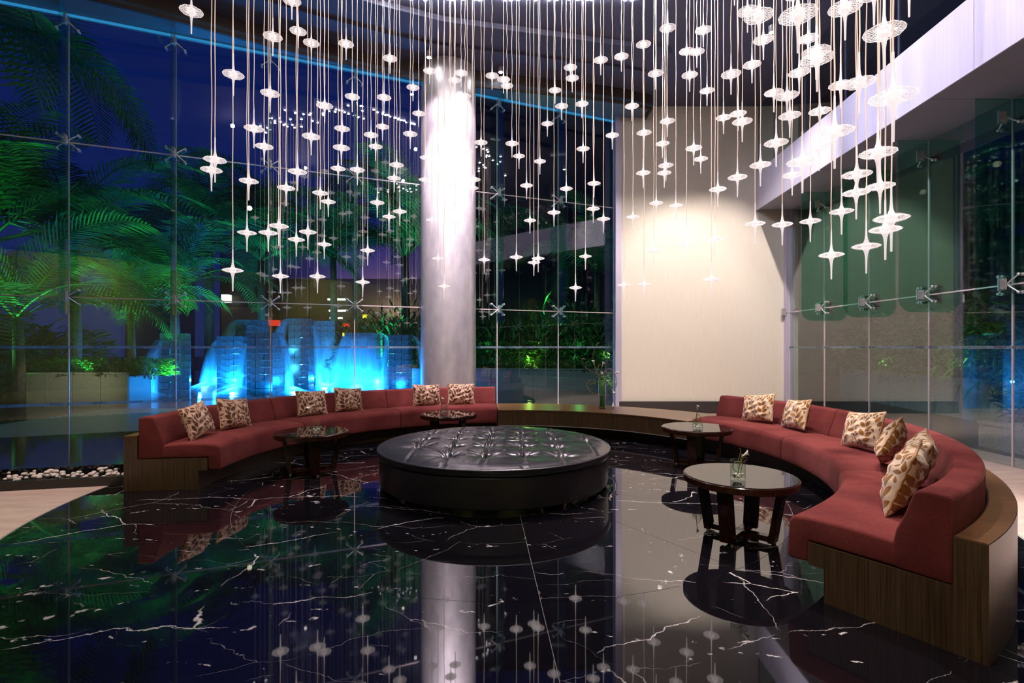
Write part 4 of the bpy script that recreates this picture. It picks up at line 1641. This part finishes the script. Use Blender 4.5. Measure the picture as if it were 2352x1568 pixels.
# water surface beyond the glass
gA = lp(-8) - LN * 0.05
gB = lp(7.6) - LN * 0.05
mb = MB()
mb.prism([(gA.x, gA.y), (gB.x, gB.y), (8, 17.6), (8, 19.0), (-2, 34), (-40, 34)], -0.08, -0.02)
struct(mb.build('water_pool', M['water']), 'dark water pool outside the glass wall')
mb = MB()
mb.prism([(6.1, -6), (40, -6), (40, 60), (8, 60), (8, 18), (6.1, 12)], -0.06, -0.005)
struct(mb.build('ground_outside', M['ground']), 'dark paving outside the garden-side glass')
mb = MB()
mb.prism([(-70, 33), (40, 33), (40, 80), (-70, 80)], -0.06, -0.01)
struct(mb.build('ground_far', M['ground']), 'dark street paving beyond the pool')


def planter(name, label, A, B, thick, z1, mat, n, soil=True, z0=-0.05):
    t = thing(name, label, 'planter')
    A, B = Vector((*A, 0)), Vector((*B, 0))
    d = (B - A)
    L = d.length / n
    d.normalize()
    nn = Vector((-d.y, d.x, 0))
    rz = math.atan2(d.y, d.x)
    for k in range(n):
        c = A + d * L * (k + 0.5)
        MB().quadbox((0, 0, 0), (L - 0.01, 0.06, z1 - z0 - 0.05)).build('stone_panel', mat, t, loc=(c.x, c.y, (z1 + z0 - 0.05) / 2), rz=rz)
        MB().quadbox((0, 0, 0), (L - 0.005, 0.22, 0.05)).build('coping_stone', mat, t, loc=(c.x + nn.x * 0.06, c.y + nn.y * 0.06, z1 - 0.025), rz=rz)
    if soil:
        c = (A + B) / 2 + nn * (thick / 2 + 0.03)
        MB().quadbox((0, 0, 0), ((B - A).length, thick, z1 - z0 - 0.1)).build('soil', M['facade'], t, loc=(c.x, c.y, (z1 + z0 - 0.1) / 2), rz=rz)
    return t


planter('stone_planter', 'speckled grey granite planter wall across the pool under palms', (-12.25, 12.95), (-9.65, 13.15), 0.9, 0.82, M['granite'], 4)
planter('stone_planter', 'long dark granite planter under the spot-lit shrubs', (-6.5, 18.6), (6.5, 17.4), 3.0, 0.72, M['granite2'], 18)
planter('stone_planter', 'granite planter wall running along outside the garden-side glass', (9.75, 15.5), (8.9, 8.2), 3.0, 0.82, M['granite'], 9)
planter('stone_planter', 'low granite planter box just outside the near garden-side glass', (6.9, 7.7), (6.9, 4.2), 1.6, 0.38, M['granite'], 4)


# ---- fronds and palms
def frond_mesh(seed, L=2.6, droop=1.0, npairs=46, ll=0.62, lw=0.021):
    rr = random.Random(seed)
    mb = MB()
    # rachis in local xz plane, starting at the origin and heading to +x and up
    e0 = 1.0
    pts_ = []
    x = z = 0.0
    n = 26
    for k in range(n + 1):
        t = k / n
        el = e0 - (e0 + 0.55 * droop) * t ** 1.3 * 1.25
        pts_.append(Vector((x, 0.04 * math.sin(3 * t + seed), z)))
        x += math.cos(el) * L / n
        z += math.sin(el) * L / n
    mb.tube(pts_, [0.022 * (1 - 0.8 * k / n) for k in range(n + 1)], 5)
    for k in range(npairs):
        t = 0.14 + 0.86 * k / npairs
        f = t * n
        i = min(int(f), n - 1)
        p = pts_[i].lerp(pts_[i + 1], f - i)
        d = (pts_[i + 1] - pts_[i]).normalized()
        for sd in (-1, 1):
            l_ = ll * math.sin(PI * min(1, 0.18 + 0.80 * t)) ** 0.7 * (1 + 0.12 * rr.uniform(-1, 1)) + 0.08
            side = Vector((0, sd, 0))
            a = (d * 0.55 + side * 0.85 + Vector((0, 0, 0.15))).normalized()
            q0 = p
            q1 = p + a * l_ * 0.5 + Vector((0, 0, -0.10 * l_))
            q2 = p + a * l_ * 0.95 + Vector((0, 0, -(0.20 + 0.12 * rr.random()) * l_ * (0.6 + 0.6 * droop)))
            wv = d * lw
            j = len(mb.v)
            mb.v += [tuple(q0 - wv * 0.5), tuple(q0 + wv * 0.5), tuple(q1 + wv), tuple(q1 - wv), tuple(q2)]
            mb.f += [(j, j + 1, j + 2, j + 3), (j + 3, j + 2, j + 4)]
    return mb.mesh('frond', M['leaf'])


FR = [frond_mesh(1, npairs=30), frond_mesh(2, 2.8, 1.25, 32), frond_mesh(3, 2.4, 0.6, 30, 0.5), frond_mesh(4, 3.2, 1.1, 40, 0.85), frond_mesh(5, 3.6, 0.75, 44, 0.95)]


def palm(loc, label, n, scale=1.0, seed=1, trunk=True, azr=(0, 360), el=(-10, 60), kinds=(0, 1, 2)):
    t = thing('palm_tree', label, 'palm', (loc[0], loc[1], 0.0), 0, 'palms outside the glass')
    zc = loc[2]
    rr = random.Random(seed)
    if trunk:
        b = 0.0
        MB().tube([(0.0, 0.0, b), (0.04, 0, b + (zc - b) * 0.5), (0, 0, zc)], [0.13 * scale, 0.10 * scale, 0.08 * scale], 10).build('trunk', M['trunk'], t, True)
    for k in range(n):
        o = obj('frond', FR[kinds[k % len(kinds)]], t, (0, 0, zc))
        az = azr[0] + (azr[1] - azr[0]) * (k + 0.6 * rr.random()) / n
        tilt = rr.uniform(*el)
        o.rotation_euler = (Matrix.Rotation(rad(az), 4, 'Z') @ Matrix.Rotation(rad(25 - tilt), 4, 'Y') @ Matrix.Rotation(rad(rr.uniform(-20, 20)), 4, 'X')).to_euler()
        s_ = scale * rr.uniform(0.85, 1.15)
        o.scale = (s_, s_, s_)
    return t


def pw(px, py, Y):
    p = W(px, py, Y)
    return (p.x, p.y, p.z)


palm(pw(-250, -20, 10.2), 'tallest dark palm with long hanging fronds closest to the glass', 15, 1.8, 11, True, (-120, 120), (-35, 40), (3, 4, 3))
palm(pw(-30, 560, 12.4), 'bright green palm low at the picture edge beside the planter', 15, 1.55, 12, True, (-130, 150), (-5, 75), (3, 1, 4))
palm(pw(170, 600, 14.2), 'bright green bushy palm standing in the speckled granite planter', 16, 1.4, 13, True, (0, 360), (-5, 80), (3, 1, 2))
palm(pw(40, 730, 11.9), 'low young palm with spreading fronds at the pool edge', 13, 1.15, 21, True, (-140, 150), (0, 70), (4, 3, 1))
palm(pw(300, 720, 14.6), 'young palm between the bushy palm and lone fountain tower', 12, 0.95, 22, True, (0, 360), (10, 75), (1, 0))
palm(pw(400, 670, 17.2), 'palm arching over the lone fountain tower', 16, 1.45, 14, True, (0, 360), (-5, 60), (3, 1))
palm(pw(600, 600, 21.0), 'tall teal-lit palm behind the low end of the fountain group', 18, 1.7, 15, True, (0, 360), (0, 80), (3, 1, 2))
palm(pw(765, 590, 22.5), 'teal-lit palm directly behind the tallest fountain tower', 18, 1.6, 16, True, (0, 360), (0, 85), (3, 2))
palm(pw(930, 590, 20.5), 'palm with drooping fronds beside the silver column', 18, 1.7, 17, True, (0, 360), (0, 75), (3, 1, 2))
palm(pw(480, 530, 27.0), 'distant blue-tinted palm against the night sky', 15, 2.0, 18, True, (0, 360), (0, 60), (3, 1))
palm(pw(1370, 620, 19.5), 'palm above the shrubs beside the cream wall', 14, 1.2, 19, True, (0, 360), (0, 70), (3, 1))
palm(pw(1110, 570, 22.5), 'dim palm behind the shrubs just past the column', 12, 1.3, 20, True, (0, 360), (0, 70), (3, 1))


# ---- shrubs
def shrub_mesh(seed, n=420, ll=0.30, lw=0.03, h=0.9, rx=0.55, up=0.6):
    rr = random.Random(seed)
    mb = MB()
    for k in range(n):
        a = rr.random() * 2 * PI
        q = math.sqrt(rr.random())
        zf = rr.random()
        p = Vector((math.cos(a) * q * rx, math.sin(a) * q * rx, h * zf * (1 - 0.35 * q)))
        d = Vector((math.cos(a + rr.uniform(-1, 1)), math.sin(a + rr.uniform(-1, 1)), rr.uniform(-0.3, 1.0) * up * 1.5)).normalized()
        s_ = d.cross(Vector((0, 0, 1)))
        if s_.length < 0.05:
            continue
        s_ = s_.normalized() * lw
        l_ = ll * rr.uniform(0.6, 1.2)
        j = len(mb.v)
        mb.v += [tuple(p), tuple(p + d * l_ * 0.45 + s_), tuple(p + d * l_ + Vector((0, 0, -0.22 * l_))), tuple(p + d * l_ * 0.45 - s_)]
        mb.f.append((j, j + 1, j + 2, j + 3))
    me = mb.mesh('foliage', M['leafdark'])
    sm = MB()
    for k in range(5):
        a = k * 1.3
        sm.tube([(0.05 * math.cos(a), 0.05 * math.sin(a), -0.1), (rx * 0.5 * math.cos(a), rx * 0.5 * math.sin(a), h * 0.8)], [0.015, 0.006], 5)
    return me, sm.mesh('stem', M['trunk'])


SH = [shrub_mesh(1), shrub_mesh(2, 520, 0.16, 0.022, 0.55, 0.5, 0.4), shrub_mesh(3, 300, 0.5, 0.028, 1.2, 0.6, 0.9)]


def shrub(p, kind, s_, label, group):
    t = thing('garden_shrub', label, 'shrub', p, R.random() * 6, group)
    t.scale = (s_, s_, s_)
    obj('foliage', SH[kind][0], t)
    obj('stem', SH[kind][1], t)


for k in range(7):
    shrub((-12.0 + 0.45 * k, 13.5 + 0.3 * (k % 2), 0.72), 1, 1.0, 'low bushy shrub in the speckled granite planter', 'low shrubs in the speckled granite planter')
for k in range(22):
    for row in range(3):
        x = -6.2 + 0.58 * k + 0.2 * row
        y = 19.0 - 0.092 * (x + 6.5) + row * 0.8
        kind = (1, 0, 2)[row]
        shrub((x, y, 0.62 + 0.25 * row), kind, (0.9, 1.15, 1.5)[row] * R.uniform(0.85, 1.15),
              ('low leafy shrub along the front of the dark granite planter', 'mid-height shrub in middle row of the dark granite planter', 'tall long-leaved shrub at the back of the dark granite planter')[row],
              ('front row shrubs in the dark granite planter', 'middle row shrubs in the dark granite planter', 'back row shrubs in the dark granite planter')[row])
for k in range(11):
    for row in range(2):
        f = k / 10
        x = 10.1 - 0.85 * f + row * 0.9
        y = 15.4 - 7.0 * f
        shrub((x, y, 0.7 + 0.3 * row), (2, 0)[row], (1.0, 1.7)[row] * R.uniform(0.85, 1.15),
              ('long-leaved shrub at the edge of the garden-side planter wall', 'taller shrub behind the edge row of garden-side planter wall')[row],
              ('edge row shrubs by the garden-side glass', 'back row shrubs by the garden-side glass')[row])
for k in range(5):
    shrub((7.6 + 0.2 * (k % 2), 7.3 - 0.65 * k, 0.3), 0, 0.95, 'leafy shrub in the low granite planter box', 'shrubs in the low granite planter box')
for k in range(9):
    for row in range(2):
        shrub((-16.5 - 1.2 * k, 16.5 + 2 * row + 0.2 * k, 0.0), 0, 2.0 + row, 'dark bush on the bank beyond the speckled granite planter', 'dark bushes on the far bank')


# ---- fountain towers of stacked blocks
M['poollamp'] = emis('pool_lamp_glow', (0.35, 0.85, 1.0), 9)
def tower(px0, px1, pyt, Y, rz, label, nb, falls):
    x0, x1 = (px0 - 1176) * Y / F, (px1 - 1176) * Y / F
    top = H - (pyt - 797) * Y / F
    bw, bh = 0.40, 0.215
    wid = (x1 - x0) / (math.cos(rz) + abs(math.sin(rz)) * 1.0)
    bw = wid / nb
    t = thing('fountain_tower', label, 'fountain', ((x0 + x1) / 2, Y + wid / 2, -0.02), rz, 'block towers of the blue fountain')
    rows = max(3, int(round(top / bh)))
    bh = top / rows
    me = MB()
    e_ = 0.012
    me.quadbox((0, 0, 0), (bw - 0.014, bw * 1.0 - 0.014, bh - 0.018))
    bme = me.mesh('brick', M['brick'])
    for r_ in range(rows):
        for i in range(nb):
            for j in range(nb):
                if 0 < i < nb - 1 and 0 < j < nb - 1 and r_ < rows - 1:
                    continue
                if j == nb - 1 and nb > 2 and i not in (0, nb - 1):
                    continue
                o = obj('brick', bme, t, ((i - (nb - 1) / 2) * bw + R.uniform(-1, 1) * 0.006, (j - (nb - 1) / 2) * bw + R.uniform(-1, 1) * 0.006, bh * (r_ + 0.5)))
    for (side, spread, fw, st) in falls:
        spread, fw = spread * 1.35 + 0.08, fw * 1.9
        # side: direction of the fall from the tower, degrees in local frame
        mb = MB()
        nh, nw = 14, 10
        hh = rows * bh * st
        dens = []
        a = rad(side)
        ux, uy = math.cos(a), math.sin(a)
        rb = wid / 2
        # fan-shaped curtain, two layers thick so that it has body
        for lay in (0.0, 0.10):
            for i in range(nh + 1):
                f = i / nh
                outd = rb + 0.02 + (spread * math.sqrt(f)) * (1 - lay * 2) + lay * 0.3 * f
                for j in range(nw + 1):
                    g = j / nw - 0.5
                    wloc = fw * (0.7 + 0.9 * f) * g
                    mb.v.append((ux * outd - uy * wloc, uy * outd + ux * wloc, hh * (1 - f * f * 0.55 - 0.45 * f)))
                    dens.append(max(0.0, (1 - (abs(g) * 2) ** 2)) * (0.35 + 0.55 * f))
        for lay in range(2):
            o_ = lay * (nh + 1) * (nw + 1)
            for i in range(nh):
                for j in range(nw):
                    q = o_ + i * (nw + 1) + j
                    mb.f.append((q, q + 1, q + nw + 2, q + nw + 1))
        me2 = mb.mesh('water_fall', M['fall'], True)
        at = me2.attributes.new('dens', 'FLOAT', 'POINT')
        at.data.foreach_set('value', dens)
        obj('water_fall', me2, t)
        pl = MB()
        pl.ball((ux * (rb + spread * 1.0 + 0.12), uy * (rb + spread * 1.0 + 0.12), 0.05), 0.11, 12, 6, 0.45)
        pl.build('pool_lamp', M['poollamp'], t, True)
        # splash mound
        sp = MB()
        dn = []
        prof = [(0.001, 0.26), (0.14, 0.22), (0.3, 0.15), (0.5, 0.08), (0.75, 0.03), (0.95, 0.0)]
        sp.lathe(prof, 18, (ux * (rb + spread + 0.08), uy * (rb + spread + 0.08), 0.0))
        for q in range(len(prof)):
            dn += [(0.95, 0.95, 0.8, 0.5, 0.25, 0.0)[q]] * 18
        sp.f = [f for f in sp.f if len(f) == 4]
        me3 = sp.mesh('splash', M['fall'], True)
        at = me3.attributes.new('dens', 'FLOAT', 'POINT')
        at.data.foreach_set('value', dn)
        obj('splash', me3, t)
    return t, wid, top


TW = [
    (345, 425, 763, 15.6, 0.5, 'lone dark block tower standing apart from the others', 3, [(215, 0.25, 0.35, 0.9)]),
    (497, 556, 770, 18.0, 0.0, 'low block tower at the palm end of the main fountain group', 3, [(180, 0.35, 0.4, 0.95)]),
    (540, 593, 732, 18.6, 0.0, 'tall block tower behind the front one, water spilling sideways', 3, [(180, 0.45, 0.5, 1.0), (-100, 0.2, 0.4, 0.85)]),
    (566, 626, 761, 15.8, 0.0, 'front block tower with bright courses facing the lounge', 3, [(-170, 0.25, 0.3, 0.85), (5, 0.2, 0.35, 0.95)]),
    (658, 708, 729, 17.6, 0.1, 'tallest dark block tower with cascades down both sides', 3, [(180, 0.42, 0.6, 1.0), (0, 0.18, 0.5, 0.9)]),
    (718, 770, 735, 20.0, 0.0, 'block tower between the tallest and the wide one', 3, [(180, 0.25, 0.5, 0.9), (-60, 0.2, 0.4, 0.8)]),
    (792, 862, 762, 17.6, 0.0, 'wide block tower with small lamps on its top', 4, [(180, 0.25, 0.45, 1.0), (0, 0.35, 0.5, 1.0), (-90, 0.1, 0.8, 0.95)]),
    (892, 938, 767, 17.2, 0.0, 'slim block tower nearest the silver column', 3, [(180, 0.12, 0.35, 1.0), (0, 0.35, 0.45, 1.0)]),
]
BLUE = (0.006, 0.27, 1.0)
for args in TW:
    t, wid, top = tower(*args)
    c = t.location
    for (side, spread, fw, st) in args[7]:
        a = rad(side) + args[4]
        q = wid / 2 + spread * 1.35 + 0.25
        lx, ly = c.x + math.cos(a) * q, c.y + math.sin(a) * q
        light('POINT', 'fountain_light', (lx, ly - 0.2, 0.30), 100 if args[0] < 400 else 210, BLUE, 0.05)
    light('POINT', 'fountain_light', (c.x, c.y, top * 0.35), 60, (0.05, 0.55, 1), 0.03)
    light('POINT', 'fountain_light', (c.x, c.y, top * 0.7), 40, (0.05, 0.55, 1), 0.03)
    if args[0] > 400:
        light('SPOT', 'fountain_light', (c.x - 0.2, c.y - wid / 2 - 1.3, 0.10), 260, BLUE, 0.05, (c.x, c.y, top * 0.55), 80, 0.9)  # added spot low in front, to brighten the block faces

# ---- buildings far behind
b = thing('street_building', 'lit street building with beige wall and red band behind the fountain', 'building', (0, 0, 0))
def bbx(px0, px1, py0, py1, Y, th, name, mat):
    a, c_ = W(px0, py0, Y), W(px1, py1, Y)
    MB().quadbox((0, 0, 0), (c_.x - a.x, th, a.z - c_.z)).build(name, mat, b, loc=((a.x + c_.x) / 2, Y + th / 2, (a.z + c_.z) / 2))
bbx(505, 1000, 640, 860, 40, 4, 'wall', M['facade'])
bbx(508, 620, 705, 800, 39.6, 0.4, 'side_wall', M['beige'])
bbx(505, 1000, 560, 640, 39.9, 3, 'upper_wall', M['purple'])
M['red'] = emis('red_sign_glow', (0.9, 0.05, 0.02), 0.9)
M['white'] = emis('white_sign_glow', (0.9, 0.9, 0.75), 2.2)
M['yellow'] = emis('yellow_sign_glow', (1, 0.8, 0.05), 1.6)
M['violet'] = emis('violet_shelf_glow', (0.4, 0.25, 1), 1.0)
bbx(725, 800, 742, 750, 39.4, 0.3, 'red_sign', M['red'])
bbx(610, 640, 735, 748, 39.4, 0.3, 'red_sign', M['red'])
for k, (x0, x1, y0) in enumerate(((752, 792, 685), (755, 797, 711), (757, 785, 728))):
    bbx(x0, x1, y0, y0 + 4, 39.4, 0.2, 'light_tube', M['white'])
bbx(833, 841, 722, 731, 39.4, 0.3, 'yellow_sign', M['yellow'])
bbx(777, 788, 764, 772, 39.4, 0.3, 'yellow_sign', M['yellow'])
bbx(738, 783, 784, 788, 39.4, 0.3, 'shelf_light', M['violet'])
for k in range(6):
    bbx(695 + 2 + (k % 3) * 12, 698 + (k % 3) * 12, 738 + 0 * k, 786, 39.4, 0.1, 'light_string', M['violet'])
bbx(508, 524, 676, 694, 39.2, 0.5, 'lit_window', M['white'])
b2 = thing('distant_tower_block', 'plain distant tower block between palm fronds', 'building', (0, 0, 0))
p = W(325, 600, 70)
MB().quadbox((0, 0, 0), (4.6, 8, 22)).build('wall', M['purple'], b2, loc=(p.x, 74, 9.0))
MB().quadbox((0, 0, 0), (5.0, 8.4, 0.6)).build('roof', M['purple'], b2, loc=(p.x, 74, 20.2))
b3 = thing('neighbouring_building', 'unlit building closing the garden beyond the shrubs, with added side wall', 'building', (0, 0, 0))
MB().quadbox((0, 0, 0), (30, 3, 15)).build('wall', M['facade'], b3, loc=(11, 29, 7.5))
MB().quadbox((0, 0, 0), (3, 40, 15)).build('side_wall', M['facade'], b3, loc=(17.5, 8, 7.5))  # added dark wall that hides the blue sky behind the clerestory
MB().quadbox((0, 0, 0), (30.6, 3.6, 0.4)).build('roof_edge', M['facade'], b3, loc=(11, 29, 15.2))

# ---- garden lights outside
GREEN = (0.12, 1.0, 0.22)
TEAL = (0.05, 1.0, 0.55)
for loc, pwr, col_, tgt, ang in (
        ((-10.9, 13.5, 0.7), 1500, GREEN, (-11.5, 13.8, 4.0), 120), ((-8.6, 13.6, 0.2), 750, GREEN, (-9.6, 14.4, 3.6), 90), ((-12.9, 11.0, 0.1), 1300, GREEN, (-12.6, 12.6, 4.4), 110),
        ((-10.0, 10.2, 0.2), 260, (0.06, 0.70, 0.75), (-9.5, 10.6, 6.5), 90), ((-12.6, 16.4, 0.3), 420, GREEN, (-11.6, 17.4, 3.8), 100),
        ((-9.6, 19.0, 0.3), 1300, TEAL, (-10.0, 21.2, 4.6), 90), ((-7.2, 20.2, 0.3), 1300, TEAL, (-7.7, 22.6, 4.8), 90), ((-4.4, 18.4, 0.8), 1200, TEAL, (-4.2, 20.6, 4.6), 90),
        ((-14.5, 22.5, 0.3), 500, (0.05, 0.5, 1), (-15.0, 26, 6.5), 90), ((3.3, 18.3, 1.0), 45, (0.7, 1, 0.3), (3.1, 19.8, 3.2), 100)):
    light('SPOT', 'garden_light', loc, pwr, col_, 0.15, tgt, ang, 0.7)
for px, py, Y, pwr, col_ in ((1215, 826, 18.35, 34, (0.55, 1, 0.12)), (1120, 790, 18.3, 10, GREEN), (1330, 790, 18.0, 9, GREEN), (1260, 690, 19.5, 22, GREEN)):
    p = W(px, py, Y)
    light('POINT', 'garden_light', (p.x, p.y, p.z), pwr, col_, 0.08)
for loc, pwr, col_, tgt in (((9.05, 8.7, 0.95), 34, (0.15, 1, 0.30), (10.2, 9.0, 2.6)), ((9.25, 11.0, 0.95), 34, (0.4, 1, 0.25), (10.6, 11.4, 2.6)), ((9.5, 13.4, 0.95), 34, (0.5, 1, 0.3), (11.0, 13.8, 2.6)), ((7.0, 9.0, 3.0), 60, (0.5, 1, 0.45), (9.6, 9.6, 1.2)),
                            ((6.5, 6.1, 0.5), 16, (0.15, 1, 0.3), (8.0, 6.4, 0.9))):
    light('SPOT', 'garden_light', loc, pwr, col_, 0.08, tgt, 100, 0.8)
light('SPOT', 'garden_light', (-9.5, 11.4, 0.2), 9, (0.7, 1, 0.2), 0.08, (-10.3, 13.4, 1.2), 70, 0.8)
light('SPOT', 'planter_wash', (-10.0, 11.2, 1.5), 90, (1, 0.88, 0.7), 0.05, (-10.8, 12.95, 0.4), 75, 0.9)
light('SPOT', 'planter_wash', (7.0, 11.5, 3.6), 110, (1, 0.9, 0.7), 0.1, (9.4, 11.8, 0.2), 100, 0.8)
light('SPOT', 'planter_wash', (1.5, 15.0, 3.4), 200, (0.7, 1, 0.85), 0.1, (1.5, 17.9, 0.3), 120, 0.8)
light('AREA', 'street_building_light', (-9.5, 37.0, 4.0), 300, (1, 0.6, 0.3), 2.0, (-10, 40, 3))
light('AREA', 'street_building_light', (-12, 35.0, 10.0), 200, (0.3, 0.25, 1), 5.0, (-10, 40, 9))
